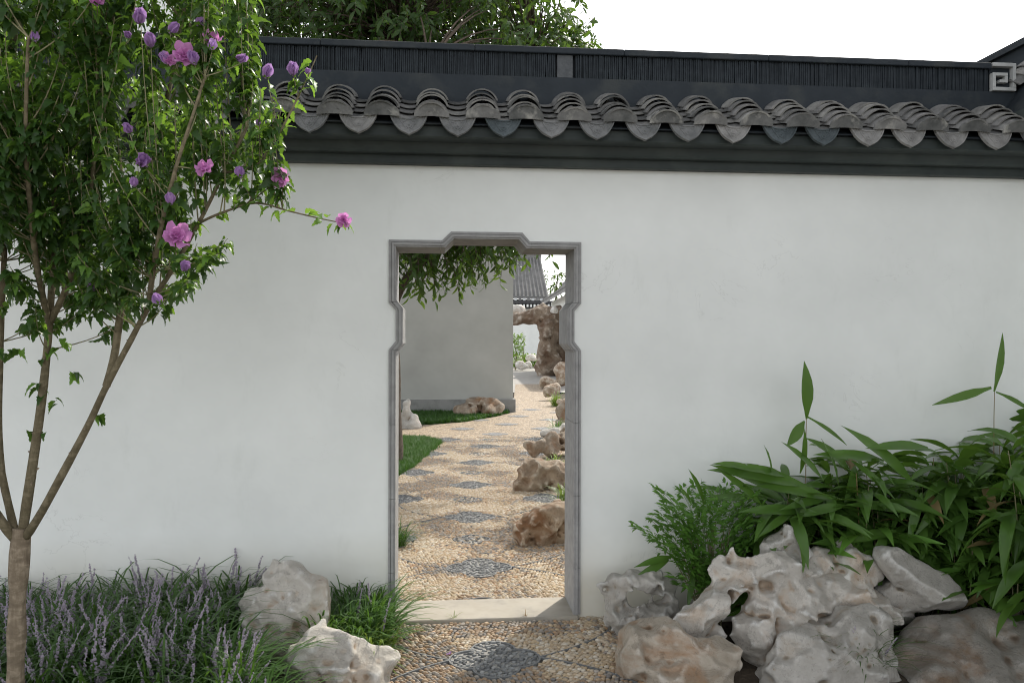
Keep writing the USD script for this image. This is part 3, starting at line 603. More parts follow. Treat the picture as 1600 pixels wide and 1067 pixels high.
a, b = D(762, 468, DP), D(848, 479, DP); obj('eave_beam', bx(a[0], b[0], a[1], a[1] + 1.5, b[2], a[2]), 'dark_wood', pv)
a, b = D(762, 471, DP - 1.5), D(866, 475, DP - 1.5); obj('lower_eave', bx(a[0], b[0], a[1] - .2, a[1] + 2, b[2], a[2] + .05), 'dark_wood', pv)
a, b = D(762, 476, DP - 1.3), D(866, 482, DP - 1.3); obj('beam', bx(a[0], b[0], a[1], a[1] + 1.6, b[2], a[2]), 'dark_wood', pv)
for i in range(19):
    p = D(764 + i * 5.5, 478, DP - 1.6); obj('rafter_end', bx(p[0] - .06, p[0] + .06, p[1], p[1] + .35, p[2] - .09, p[2] + .09), 'rafter_paint', pv)
obj('wall', bx(D(740, 500, DP)[0], D(856, 500, DP)[0], DP - 4, DP - 3.6, 0, D(800, 482, DP)[2]), 'plaster', pv)
# far white garden wall and roof of the corridor to the right
fw = thing('far_wall', 'far white courtyard wall seen under the rock arch', 'wall', D(850, 560, 52))
obj('wall_face', bx(-2, 9.5, 49.5, 49.8, -.1, 3.6), 'plaster', fw); obj('coping', bx(-2, 9.5, 49.3, 50, 3.6, 3.75), 'far_tile', fw)
rw = thing('corridor', 'white side wall under a grey tiled roof beside the far pavilion', 'building', D(875, 470, 40))
a, b = D(861, 470, 47), D(925, 470, 30)
za, zb = D(861, 457, 47)[2], D(925, 430, 30)[2]
def prism(pts0, h0, h1):
    n = len(pts0); lo = [(*p[:2], h0) for p in pts0]; hi = [(*p[:2], h) for p, h in zip(pts0, np.broadcast_to(h1, (n,)))]
    return np.array(lo + hi, float), np.array([(0, 1, n + 1, n), (1, 2, n + 2, n + 1), (2, 3, n + 3, n + 2), (3, 0, n, n + 3), (n, n + 1, n + 2, n + 3), (3, 2, 1, 0)])
off = np.array([.5, .2, 0]); obj('wall_face', prism([a, b, b + off, a + off], 0, 3.95), 'plaster', rw)
ea, eb = np.array([a[0] - .55, a[1], 3.95]), np.array([b[0] - .55, b[1], 3.95]); ra, rb = ea + [1.3, 0, .95], eb + [1.3, 0, .95]
obj('roof', quad(ra, rb, eb, ea, .15), 'far_tile', rw)
for i in range(60):
    t = i / 59; obj('tile_row', row_tube(ra + (rb - ra) * t + [0, 0, .03], ea + (eb - ea) * t + [0, 0, .03], .09), 'far_tile', rw, smooth=True)
obj('ridge', tube([ra + [.05, 0, .12], rb + [.05, 0, .12]], .16, 8), 'far_tile', rw)

# ------------------------------------------------------------------ rocks
def B(px, py, y, r): p = P(px, py, y); return p, r * depth(p) / F
def rock(name, label, blobs, matname, holes=(), group=None, **kw):
    bl = [B(*b) for b in blobs]; hl = []
    for hh in holes:
        p, r = B(*hh[:4]); s = np.array(hh[4]) if len(hh) > 4 else np.array([1, 3, 1]); hl.append((p, r * s))
    c = np.mean([b[0] for b in bl], 0); c[2] = 0
    m = rock_mesh(bl, hl, **kw)
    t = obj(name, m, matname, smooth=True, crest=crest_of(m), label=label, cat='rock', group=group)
    return t
Y = -.58
rock('limestone_rock', 'large pale limestone rock with sharp ridges, biggest of the pile right of the door',
     [(1126, 880, -.50, 17), (1150, 896, -.52, 24), (1190, 888, -.55, 26), (1215, 905, -.55, 38), (1240, 930, -.55, 48), (1265, 955, -.55, 50), (1190, 945, -.6, 34), (1300, 925, -.5, 36), (1335, 938, -.52, 34), (1368, 950, -.55, 30), (1390, 960, -.55, 20),
      (1140, 925, -.55, 22), (1112, 950, -.58, 22), (1085, 968, -.6, 22), (1068, 985, -.6, 18), (1180, 990, -.65, 34), (1205, 1020, -.6, 34), (1240, 985, -.6, 44), (1120, 985, -.6, 22), (1290, 985, -.5, 55)],
     'pale_rock', [(1146, 946, -.68, 17, (.7, 4, 1.5)), (1300, 968, -.75, 14, (2.5, 2, .8)), (1225, 1000, -.86, 13, (4.2, 1.6, .7))], seed=12, h=.0095, scallop=.15, cell=.21, warp=.045, k=.022)
rock('limestone_rock', 'low grey boulder under the large ridged rock, at the front of the right pile',
     [(1250, 1030, -.82, 48), (1310, 1015, -.80, 52), (1360, 1010, -.78, 40), (1380, 990, -.72, 24), (1235, 1065, -.85, 50), (1320, 1065, -.85, 62), (1370, 1050, -.8, 40)], 'grey_rock', [(1370, 975, -.86, 14, (1, 1.5, 1))], seed=14, h=.0105, scallop=.11, cell=.20, warp=.05, k=.03)
rock('limestone_rock', 'brown stained low rock at the front left of the right pile beside the path',
     [(1005, 1005, -.75, 26), (1035, 1000, -.8, 32), (1000, 1035, -.85, 34), (1055, 1030, -.85, 44), (1100, 1040, -.85, 40), (1138, 1055, -.85, 30), (1040, 1070, -.9, 50), (1100, 1075, -.9, 50)], 'tan_rock', [], seed=25, h=.0105, scallop=.12, cell=.20, warp=.05, k=.03)
rock('limestone_rock', 'small weathered rock with a round hole beside the right door jamb',
     [(966, 912, -.25, 17), (992, 903, -.25, 15), (1020, 908, -.25, 17), (1042, 915, -.2, 14), (962, 935, -.25, 15), (968, 962, -.28, 18), (985, 985, -.3, 20), (1005, 965, -.28, 18), (1030, 965, -.25, 24), (1040, 940, -.2, 18)], 'grey_rock', [(992, 934, -.32, 13, (1.2, 3, 1))], seed=36, h=.009, scallop=.06, cell=.10, warp=.03, k=.02)
rock('limestone_rock', 'narrow upright grey peak rising behind the large ridged rock',
     [(1235, 836, -.42, 14), (1220, 850, -.42, 19), (1242, 854, -.42, 19), (1205, 866, -.42, 16), (1225, 885, -.4, 30), (1230, 930, -.35, 40)], 'grey_rock', [], seed=47, h=.009, scallop=.05, cell=.11, warp=.03, k=.02)
rock('limestone_rock', 'smooth pale ridge of rock behind the large rock, under the bamboo leaves',
     [(1285, 872, -.46, 20), (1320, 874, -.46, 24), (1350, 884, -.46, 20), (1370, 897, -.46, 14), (1270, 890, -.46, 24), (1310, 910, -.42, 40), (1340, 950, -.36, 40)], 'pale_rock', [], seed=58, h=.01, scallop=.05, cell=.14, warp=.03, k=.025)
rock('limestone_rock', 'leaning flat grey slab of rock at the right of the pile, under the bamboo',
     [(1385, 866, -.52, 17), (1402, 882, -.54, 26), (1435, 903, -.56, 33), (1465, 922, -.56, 32), (1488, 944, -.56, 25), (1503, 956, -.56, 14), (1440, 930, -.52, 28), (1405, 925, -.45, 30), (1400, 970, -.45, 30)], 'grey_rock', [], seed=69, h=.010, scallop=.05, cell=.16, warp=.025, k=.02,
     cuts=[((.30, -.75, .58), P(1440, 905, -.64)), ((.1, -.6, -.75), P(1440, 955, -.58))])
rock('limestone_rock', 'low wide brown boulder at the bottom right corner below the bamboo',
     [(1465, 1008, -.62, 44), (1530, 1005, -.62, 50), (1590, 1010, -.62, 50), (1650, 1020, -.62, 50), (1440, 1050, -.72, 48), (1510, 1062, -.80, 66), (1590, 1064, -.80, 66), (1660, 1060, -.8, 60), (1540, 1110, -.95, 60), (1460, 1100, -.95, 50), (1620, 1110, -.95, 60)], 'wet_rock', [], seed=70, h=.016, scallop=.04, cell=.2, warp=.04, k=.04)
rock('limestone_rock', 'upright pale rock with white veins at the edge of the lilyturf',
     [(454, 899, -.42, 14.3), (436, 914, -.42, 21.8), (466, 917, -.42, 20.2), (396, 936, -.45, 15.1), (421, 947, -.46, 30.2), (451, 957, -.46, 35.3), (486, 932, -.42, 16.8), (476, 962, -.45, 25.2), (416, 987, -.46, 30.2), (461, 1002, -.46, 37.0), (486, 987, -.45, 20.2)], 'pale_rock', [(468, 905, -.58, 6, (1.2, 2, 3))], seed=81, h=.009, scallop=.11, cell=.19, warp=.035, k=.022)
rock('limestone_rock', 'rounded pale grey boulder in front of the upright rock, left of the path',
     [(487, 1016, -.80, 24.1), (520, 1016, -.80, 27.5), (552, 1030, -.80, 27.5), (582, 1044, -.80, 17.2), (592, 1056, -.80, 12.0), (490, 1054, -.82, 32.7), (535, 1059, -.82, 36.1), (575, 1074, -.82, 27.5), (510, 1094, -.82, 34.4)], 'pale_rock', [(514, 1034, -.95, 9, (1.6, 1, 1.2)), (583, 1043, -.93, 8, (.6, 1, 1.4))], seed=92, h=.0095, scallop=.085, cell=.16, warp=.03, k=.03)
# beside the path beyond the door
rock('path_rock', 'nearest brown rock with a round hole beside the path, inside the right jamb',
     [(812, 828, 1.75, 16), (835, 818, 1.78, 24), (860, 812, 1.8, 28), (885, 815, 1.85, 32), (820, 840, 1.75, 16), (850, 840, 1.75, 20), (880, 840, 1.8, 22), (910, 830, 1.9, 30)], 'path_rock', [(859, 811, 1.62, 4.5, (1, 2, 1.2)), (876, 838, 1.62, 6, (1.4, 1.2, 1))], seed=103, h=.011, scallop=.10, cell=.19, warp=.035, k=.025)
rock('path_rock', 'second tan rock along the path, with a dark hollow in its front',
     [(822, 740, 4.05, 14), (845, 735, 4.1, 20), (868, 738, 4.1, 22), (815, 752, 4.05, 11), (840, 755, 4.05, 14), (870, 758, 4.1, 18), (890, 745, 4.2, 26)], 'path_rock', [(828, 750, 3.80, 9, (1.4, 1, 1)), (846, 752, 3.75, 9, (1.3, 1, .9))], seed=114, h=.014, scallop=.12, cell=.24, warp=.05, k=.035)
rock('path_rock', 'third flat rock along the path, pale top with dark front hollows',
     [(826, 695, 6.4, 8), (845, 692, 6.4, 10), (865, 692, 6.5, 12), (882, 690, 6.6, 14), (835, 702, 6.4, 8), (860, 704, 6.4, 9), (895, 695, 6.7, 14)], 'brown_rock', [(835, 697, 6.15, 5, (1.3, 1, 1)), (862, 702, 6.15, 5, (2, 1, 1))], seed=125, h=.018, scallop=.12, cell=.25, warp=.04, k=.04)
rock('path_rock', 'pale flat stone lying behind the third rock beside the path', [(852, 678, 8.6, 8), (866, 676, 8.6, 9), (880, 674, 8.7, 10)], 'grey_rock', seed=130, h=.025, scallop=.06, cell=.25, warp=.05, k=.05)
rock('path_rock', 'mossy upright brown rock half hidden by the right door jamb', [(874, 662, 9.6, 10), (878, 645, 9.7, 11), (884, 630, 9.8, 9), (890, 655, 9.8, 14)], 'brown_rock', seed=136, h=.025, scallop=.07, cell=.25, warp=.05, k=.05)
rock('path_rock', 'small pale stone beside the path before the two tan boulders', [(874, 628, 14.5, 6), (880, 632, 14.5, 5)], 'path_rock', seed=139, h=.03, scallop=.06, cell=.25, warp=.05, k=.05)
rock('path_rock', 'rounded tan boulder at the bend of the path', [(862, 612, 17.5, 9), (868, 606, 17.6, 8), (853, 614, 17.4, 5)], 'path_rock', seed=147, h=.035, scallop=.09, cell=.35, warp=.07, k=.07)
rock('path_rock', 'pale topped boulder leaning by the foot of the rock arch', [(846, 598, 23, 6), (855, 596, 23, 7), (852, 604, 22.5, 6), (864, 597, 23, 6)], 'path_rock', seed=148, h=.045, scallop=.1, cell=.4, warp=.09, k=.09)
rock('path_rock', 'tall orange stained boulder right of the rock arch, by the door jamb', [(876, 582, 24, 8), (878, 594, 24, 8), (880, 572, 24, 6), (886, 590, 24, 8)], 'path_rock', seed=149, h=.045, scallop=.1, cell=.4, warp=.09, k=.09)
arch_b = [(858 + (4 if i % 2 else -3), 584 - 7 * i, 33.5, 15 - .2 * i) for i in range(13)] + [(874, 584 - 8 * i, 33.8, 12) for i in range(11)]
rock('rock_arch', 'tall brown rockwork arch pillar with overhanging lintel beyond the path', arch_b + [(850 - 8 * i, 492 + 1.3 * i, 33.6, 12 - .75 * i) for i in range(9)] + [(862, 490, 33.6, 10), (874, 488, 33.6, 10)], 'far_rock', seed=158, h=.05, scallop=.26, cell=.8, warp=.18, k=.07, rough=.14)
rock('path_rock', 'white boulder resting on the left end of the rock arch', [(806, 484, 34.5, 8), (815, 488, 34.5, 7), (798, 486, 34.5, 8)], 'pale_rock', seed=159, h=.06, scallop=.14, cell=.5, warp=.1, k=.12, floor=2)
rock('path_rock', 'small white capstone on top of the rock arch pillar', [(866, 484, 33.4, 5.5), (866, 491, 33.4, 6)], 'pale_rock', seed=160, h=.05, scallop=.08, cell=.4, warp=.06, k=.08, floor=2)
for i, (px, py, yy, r, lab) in enumerate([(808, 564, 42, 8, 'left pale boulder of the low heap below the far wall'), (817, 571, 40, 7, 'front flat white boulder of the low heap below the far wall'), (830, 560, 43, 7, 'right rear white boulder of the low heap, nearest the arch'), (826, 569, 41, 5.5, 'small white stone in the middle of the far heap')]):
    rock('path_rock', lab, [(px - r * .7, py, yy, r * .62), (px + r * .6, py + 1, yy, r * .6), (px, py - r * .4, yy, r * .55)], 'pale_rock', seed=170 + i, h=.06, scallop=.14, cell=.5, warp=.1, k=.1)
rock('lawn_rock', 'twisted upright grey rock on the lawn inside the left jamb',
     [(632, 628, 10.6, 6), (635, 640, 10.6, 7), (637, 652, 10.6, 8), (646, 656, 10.5, 8), (653, 660, 10.5, 5), (634, 664, 10.6, 10), (645, 668, 10.5, 9), (626, 655, 10.7, 9)], 'grey_rock', seed=181, h=.022, scallop=.08, cell=.2, warp=.05, k=.035)
rock('lawn_rock', 'broad brown rock lying against the plinth of the inner wall',
     [(722, 638, 13.1, 11), (738, 632, 13.2, 12), (752, 630, 13.2, 11), (768, 632, 13.2, 12), (780, 637, 13.1, 9), (735, 644, 13.0, 10), (762, 643, 13.0, 10)], 'brown_rock', seed=192, h=.028, scallop=.12, cell=.28, warp=.06, k=.05)

# ------------------------------------------------------------------ lawns beyond the door
blade = leaf_tpl([.035, .04, .03, .004], .1, .25)
def tuft(seed, n, L, spread):
    r = np.random.default_rng(seed); a = r.random(n) * 6.28; b = r.normal(0, 1, (n, 2)) * spread
    el_ = np.radians(r.uniform(50, 88, n)); d = np.c_[np.cos(a) * np.cos(el_), np.sin(a) * np.cos(el_), np.sin(el_)]
    return put(blade, np.c_[b, np.zeros(n)], d, np.c_[-np.cos(a), -np.sin(a), np.full(n, .3)], r.uniform(.6, 1.1, n) * L)
def lawn(name, label, poly, count, L, seed):
    r = np.random.default_rng(seed); x0, y0, x1, y1 = poly.bounds
    base = thing(name, label, 'grass', (0, 0, 0), kind='stuff')
    obj('turf', sheet(poly, -.008), 'soil', base)
    q = r.random((count * 6, 2)) * [x1 - x0, y1 - y0] + [x0, y0]; q = q[contains_xy(poly, q[:, 0], q[:, 1])][:count]
    pth = base + '/grass_tufts'; pin = UsdGeom.PointInstancer.Define(stage, pth); pr = []
    for i in range(4):
        usdkit.mesh(stage, f'{pth}/prototypes/tuft_{i:03d}', tuft(seed + i, 26, L, .028), M['grass_blade']); pr.append(Sdf.Path(f'{pth}/prototypes/tuft_{i:03d}'))
    pin.CreatePrototypesRel().SetTargets(pr); k = len(q)
    pin.CreateProtoIndicesAttr(Vt.IntArray.FromNumpy(r.integers(0, 4, k).astype(np.int32))); pin.CreatePositionsAttr(Vt.Vec3fArray.FromNumpy(np.c_[q, np.full(k, -.01)].astype(np.float32)))
    s_ = r.uniform(.7, 1.25, k); pin.CreateScalesAttr(Vt.Vec3fArray.FromNumpy(np.repeat(s_[:, None], 3, 1).astype(np.float32)))
    th = r.random(k) * 6.28; pin.CreateOrientationsAttr(Vt.QuathArray([Gf.Quath(float(math.cos(t / 2)), 0., 0., float(math.sin(t / 2))) for t in th]))
    meta(pth, kind='stuff')
lawn('lawn', 'bright green lawn edge inside the doorway on the left of the path', Polygon([(-.52, 5.2), (-.35, 5.8), (-.12, 7.3), (.03, 8.3), (-.1, 8.9), (-.8, 9.2), (-2.4, 9.2), (-2.2, 5.0)]), 3600, .075, 301)
lawn('lawn', 'dark shaded grass strip at the foot of the inner wall', Polygon([(-3, 10.7), (-.6, 11.0), (.5, 11.7), (1.2, 12.8), (1.65, 13.8), (-3, 13.8)]), 3200, .10, 311)

# ------------------------------------------------------------------ lilyturf
def ribbon(base, az, L, w, arch, lift, seg=6, twist=0.):
    t = np.linspace(0, 1, seg + 1); h = np.array([math.cos(az), math.sin(az), 0])
    out = L * arch * t ** 1.35; z = L * (lift * t - (lift * .40 + .08 * arch) * t ** 2.8)
    c = base + h * out[:, None] + np.array([0, 0, 1]) * z[:, None]
    s = np.array([-math.sin(az), math.cos(az), 0]); ww = w * np.array([.7] + [1] * (seg - 2) + [.7, .06])
    V = np.vstack([c - s * ww[:, None], c + s * ww[:, None]]); n = seg + 1
    f = [(i, n + i, n + i + 1, i + 1) for i in range(seg)]
    return V, np.array(f)
def spike(base, lean, H, r, rr):
    t = np.linspace(0, 1, 8); c = base + np.outer(t, [0, 0, H]) + np.outer(t ** 1.8, [*lean, 0])
    st = tube(c, np.linspace(.0018, .0010, 8), 4); ms = [st]; oc = trimesh.creation.icosahedron()
    n = 72; tt = .42 + .58 * np.sort(rr.random(n)); cc = np.stack([np.interp(tt, t, c[:, k]) for k in range(3)], 1); a = rr.random(n) * 6.28
    rad = r * (1 - .62 * (tt - .42) / .58); p = cc + np.c_[np.cos(a) * rad, np.sin(a) * rad, np.zeros(n)]
    sz = .0047 * (1.15 - .6 * (tt - .42) / .58) * rr.uniform(.7, 1.2, n)
    V = (p[:, None] + sz[:, None, None] * np.asarray(oc.vertices)[None] * np.array([1, 1, 1.25])); m = len(oc.vertices)
    ms.append((V.reshape(-1, 3), (np.asarray(oc.faces)[None] + (np.arange(n) * m)[:, None, None]).reshape(-1, 3)))
    return cat_(ms)
def lily(label, loc, seed, spikes, group, leafm='lily_leaf', nl=190, L0=.50, name='lilyturf'):
    r = np.random.default_rng(seed); t = thing(name, label, 'lilyturf', loc, group); o = np.asarray(loc, float)
    bl = [ribbon(o + [*(r.normal(0, .035, 2)), 0], r.random() * 6.28, L0 * r.uniform(.65, 1.2), r.uniform(.003, .0052), r.uniform(.15, .95), r.uniform(.55, 1.15)) for _ in range(nl)]
    obj('leaves', cat_(bl), leafm, t, smooth=True, kind='stuff')
    for _ in range(spikes):
        obj('flower_spike', spike(o + [*(r.normal(0, .04, 2)), 0], r.normal(0, .07, 2), r.uniform(.27, .44), .0074, r), 'spike_flower', t)
    return t
bed = Polygon([(-3.4, -.10), (-.98, -.10), (-.90, -.5), (-.62, -.62), (-.62, -1.5), (-1.2, -2.1), (-3.4, -2.1)]).difference(Point(-1.62, -1.5).buffer(.09)).difference(sbox(-1.08, -.85, -.5, -.15)).difference(sbox(-.85, -1.3, -.2, -.55))
ROWS = [('lilyturf clumps along the wall foot in the left bed', 'lilyturf clump of the back row, against the foot of the wall left'),
        ('lilyturf clumps in the middle of the left bed', 'lilyturf clump in the middle of the left bed, between wall and front row'),
        ('lilyturf clumps at the front of the left bed', 'lilyturf clump at the front of the left bed, near the bottom edge')]
rng = np.random.default_rng(44); spots = []
yy = -.16
while yy > -2.0:
    xx = -3.3
    while xx < -.5:
        q = np.array([xx, yy]) + rng.normal(0, .04, 2)
        if contains_xy(bed, *q): spots.append(q)
        xx += .185
    yy -= .175
firsts = []
for i, q in enumerate(spots):
    sc = rng.uniform(.85, 1.15) * (1.22 if q[1] > -.3 else 1.08 if q[1] > -1.3 else .78)
    z = -.045; gl, ll_ = ROWS[0 if q[1] > -.42 else 1 if q[1] > -1.12 else 2]
    if i < 8:
        firsts.append(lily(ll_, (q[0], q[1], z), 500 + i, [9, 6, 10, 4, 9, 7, 10, 3][i], gl))
    else: dup(firsts[rng.choice(8, p=[.22, .08, .22, .05, .2, .08, .1, .05])], 'lilyturf', ll_, 'lilyturf', (q[0], q[1], z), rng.random() * 360, sc, gl)
GR = 'lilyturf clumps between the left rocks and the door'; LR = 'leafy lilyturf clump between the upright pale rock and the doorway'
fr_ = []
for i, (x, y) in enumerate([(-.66, -.12), (-.55, -.16), (-.44, -.12), (-.36, -.14), (-.62, -.30), (-.50, -.32), (-.40, -.28), (-.58, -.48), (-.46, -.46), (-.37, -.42)]):
    if i < 2: fr_.append(lily(LR, (x, y, -.045), 540 + i, i, GR, L0=.42))
    else: dup(fr_[i % 2], 'lilyturf', LR, 'lilyturf', (x, y, -.045), i * 77, .95 + .05 * (i % 4), GR)
yl = lily('yellow green lilyturf tuft spilling over the path beside the left jamb', (-.345, -.56, -.045), 560, 0, None, 'lily_leaf_yellow', 120, .34)
dup(yl, 'lilyturf', 'paler tuft of lilyturf just behind the rounded left boulder', 'lilyturf', (-.42, -.62, -.045), 130, .9)
for i, (x, y, lab) in enumerate([(2.13, -.86, 'dark grassy tuft at the foot of the right rock pile, near the bottom edge'), (2.22, -.62, 'grassy tuft with faded spikes tucked under the leaning slab')]):
    dup(firsts[5], 'lilyturf', lab, 'lilyturf', (x, y, -.045), 60 * i, .7)
for i, (x, y, s, lab) in enumerate([(-.34, 1.75, .75, 'small lilyturf tuft just inside the left jamb'), (1.28, 3.3, 1.0, 'grassy tuft between the nearest and the second path rocks'), (1.48, 5.4, 1.0, 'grassy tuft between the second and the third path rocks'), (2.05, 9.0, 1.1, 'grassy tuft growing on the mossy rock by the right jamb'), (2.95, 15.5, 1.6, 'yellowish grass beside the boulders at the path bend'), (1.22, 2.35, .8, 'trailing grass behind the nearest path rock')]):
    dup(yl if i in (1, 2, 4, 5) else fr_[0], 'lilyturf', lab, 'lilyturf', (x, y, -.02), 40 * i, s)
for i, (px, py, s, lab) in enumerate([(709, 972, .30, 'tiny weed sprouting at the front edge of the threshold, left of centre'), (822, 968, .22, 'tiny dry weed at the front edge of the threshold, near the right jamb')]):
    q = G(px, py); r = np.random.default_rng(580 + i); t = thing('weed', lab, 'weed', q)
    obj('leaves', cat_([ribbon(q, r.random() * 6.28, .10 * r.uniform(.5, 1.1), .0018, r.uniform(.2, .7), r.uniform(.7, 1.1)) for _ in range(14 if i == 0 else 7)]), 'lily_leaf_yellow' if i == 0 else 'dry_leaf', t)

# ------------------------------------------------------------------ flowering shrub
rng = np.random.default_rng(77)
tb = P(24, 1150, -1.5)
sh = thing('flowering_shrub', 'tall multi stemmed shrub with pink and mauve double flowers at the left', 'shrub', (tb[0], tb[1], -.05))
YS = -1.5
def br(pts, r0, r1, n=26, sides=10, mt='bark'):
    c = spline([P(*q) for q in pts], n); rad = np.linspace(r0, r1, n)
    knots = 1 + .10 * np.maximum(0, noise(np.c_[np.arange(n) * .9, np.full(n, pts[0][0]), np.zeros(n)], 3) - .45) * 2
    return c, rad * knots
stems = []
tr_c, tr_r = br([(18, 1330, YS), (24, 1067, YS), (27, 950, YS), (30, 880, YS), (34, 825, YS)], .035, .029)
tr_r = tr_r * (1 + .07 * np.sin(np.linspace(0, 30, len(tr_r)))); tr_r[-7:] *= np.linspace(1, 1.18, 7)
tr_m = tube(tr_c, tr_r, 16)
defs = [([(30, 850, YS), (10, 826, -1.52), (-20, 780, -1.55), (-60, 700, -1.6), (-90, 520, -1.6), (-80, 300, -1.6), (-60, 60, -1.55)], .017, .007),
        ([(26, 840, YS), (16, 800, -1.48), (2, 730, -1.45), (-2, 640, -1.42), (2, 500, -1.4), (8, 380, -1.38), (18, 200, -1.35), (25, 20, -1.3)], .014, .006),
        ([(34, 840, YS), (40, 800, -1.5), (52, 720, -1.5), (66, 620, -1.5), (76, 520, -1.5), (82, 420, -1.5), (85, 300, -1.5), (95, 150, -1.45), (100, -20, -1.4)], .018, .005),
        ([(38, 842, YS), (56, 815, -1.55), (95, 745, -1.6), (140, 660, -1.65), (168, 600, -1.7), (200, 540, -1.72), (232, 480, -1.75), (270, 420, -1.78), (310, 350, -1.8), (350, 270, -1.8), (385, 200, -1.8)], .016, .0045),
        ([(166, 604, -1.7), (178, 560, -1.68), (188, 490, -1.66), (202, 410, -1.62), (222, 320, -1.6), (250, 200, -1.55), (275, 90, -1.5), (290, -20, -1.45)], .014, .006),
        ([(78, 505, -1.5), (95, 470, -1.55), (115, 420, -1.6), (140, 320, -1.65), (150, 200, -1.7), (155, 60, -1.7)], .012, .005),
        ([(78, 510, -1.5), (62, 440, -1.6), (48, 330, -1.75), (40, 200, -1.9), (45, 60, -1.95)], .012, .005),
        ([(232, 480, -1.75), (240, 420, -1.85), (255, 340, -1.95), (285, 230, -2.0), (320, 120, -2.0)], .010, .004),
        ([(350, 270, -1.8), (395, 262, -1.85), (432, 215, -1.85), (462, 160, -1.85), (495, 88, -1.85)], .006, .002),
        ([(310, 350, -1.8), (350, 332, -1.85), (400, 318, -1.88), (450, 330, -1.9), (500, 342, -1.9), (540, 350, -1.9)], .005, .0016),
        ([(385, 320, -1.87), (412, 300, -1.9), (432, 284, -1.92)], .003, .0015)]
allpts = []
tk = obj('trunk', tr_m, 'bark', sh, smooth=True)
for d_, r0, r1 in defs:
    c, rad = br(d_, r0, r1, 34); stems.append((c, rad)); allpts.append(np.c_[c, rad])
    obj('branch', tube(c, rad, 9), 'stem_bark' if r0 < .02 else 'bark', sh, smooth=True)
    kn = []
    for _ in range(14 if r0 > .015 else 0):
        i = rng.integers(2, 26); a = rng.normal(size=3); a /= np.linalg.norm(a); q = c[i] + a * rad[i] * .8
        kn.append(tube([q, q + a * rad[i] * .55 + [0, 0, rad[i] * .3]], [rad[i] * .38, rad[i] * .14], 5))
    if kn: obj('leaf_scars', cat_(kn), 'bark', sh, kind='stuff')
nodes = np.vstack(allpts)
region = Polygon([(-420, -160), (395, -160), (388, 60), (372, 120), (445, 150), (440, 235), (392, 262), (388, 335), (352, 400), (300, 440), (268, 490), (215, 520), (186, 490), (168, 440), (140, 460), (110, 500), (60, 500), (20, 450), (-420, 430)])
twigs, LP, LD, LN, LS, YP, YD, YN, YSZ = [], [], [], [], [], [], [], [], []
def leaf_at(p, d, s, young=False):
    up_ = np.array([0, 0, 1.]) + rng.normal(0, .35, 3)
    (YP if young else LP).append(p); (YD if young else LD).append(d); (YN if young else LN).append(up_); (YSZ if young else LS).append(s)
def twig(a, b, r0=.0028, nleaf=15, young=.2, sz=.050, t0=.22):
    L = np.linalg.norm(b - a); mid = np.array([*(a[:2] * .25 + b[:2] * .75), a[2] * .6 + b[2] * .4]) + rng.normal(0, .03, 3) * L
    t = np.linspace(0, 1, 10)[:, None]; c = (1 - t) ** 2 * a + 2 * t * (1 - t) * mid + t * t * b
    twigs.append(tube(c, np.linspace(r0, .0011, 10), 5))
    for k in range(nleaf):
        tt = t0 + (1 - t0) * (k + rng.random()) / nleaf; q = np.array([np.interp(tt * 9, np.arange(10), c[:, j]) for j in range(3)])
        az = k * 2.4 + rng.normal(0, .4); d = np.array([math.cos(az), math.sin(az), rng.normal(-.30, .38)]); d /= np.linalg.norm(d)
        leaf_at(q + d * .012, d, sz * rng.uniform(.6, 1.2) * (1 - .35 * (tt > .9)), rng.random() < young * (tt > .75) * 2.2)
cnt = 0
while cnt < 820:
    px, py = rng.uniform(-420, 430), rng.uniform(-160, 600)
    if not contains_xy(region, px, py): continue
    dens = np.clip((noise(np.array([px / 60, py / 60, 3.])) - .18) * 3, .15, 1)
    if rng.random() > dens * (1 if px < 190 else .62 if py < 190 else .80): continue
    q = P(px, py, rng.uniform(-1.95, -1.15))
    dz = q[2] - nodes[:, 2]; dist = np.linalg.norm(nodes[:, :3] - q, axis=1) + np.where(dz < .04, .6 + np.abs(dz), 0)
    hz_ = np.linalg.norm(nodes[:, :2] - q[:2], axis=1); j = np.argmin(np.where(dz < .05, 9., 0) + hz_ * 3 + np.abs(dz - (.30 if py < 300 else .13))); a = nodes[j, :3]
    if (py > 330 and hz_[j] > .30) or np.linalg.norm(q - a) > .85 or np.linalg.norm(q - a) < .06: continue
    twig(a, q, t0=.22 if py < 300 else .5, nleaf=int(14 + 38 * np.linalg.norm(q - a)), young=.34 if py < 170 else .10); cnt += 1
for (c, rad), (d_, r0, r1) in list(zip(stems, defs))[8:]:      # leafy sprays at the right
    n_ = {0: 30, 1: 26, 2: 8}[[8, 9, 10].index(defs.index((d_, r0, r1)))]
    for k in range(n_):
        i = int(len(c) * (.12 + .86 * k / n_)); az = rng.random() * 6.28; d = np.array([math.cos(az), math.sin(az), rng.normal(0, .4)])
        leaf_at(c[i] + d * .012, d, .048 * rng.uniform(.6, 1.15), k > .55 * n_ or rng.random() < .4)
for px, py in [(92, 545), (60, 595), (120, 590), (85, 625), (50, 675), (150, 655), (10, 552), (30, 545), (75, 560), (100, 535), (5, 480), (88, 500)]:
    for _ in range(4):
        az = rng.random() * 6.28; leaf_at(P(px + rng.normal(0, 6), py + rng.normal(0, 5), -1.5), np.array([math.cos(az), math.sin(az), -.35]), .05 * rng.uniform(.7, 1.2), rng.random() < .4)
for k_ in range(7):
    px, py = [(415, 265), (430, 190), (405, 205), (440, 165), (395, 130), (385, 240), (360, 200)][k_]
    j = np.argmin(np.linalg.norm(nodes[:, :3] - P(px - 20, py + 70, -1.82), axis=1)); twig(nodes[j, :3], P(px, py, -1.85), nleaf=9, young=.4, sz=.05)
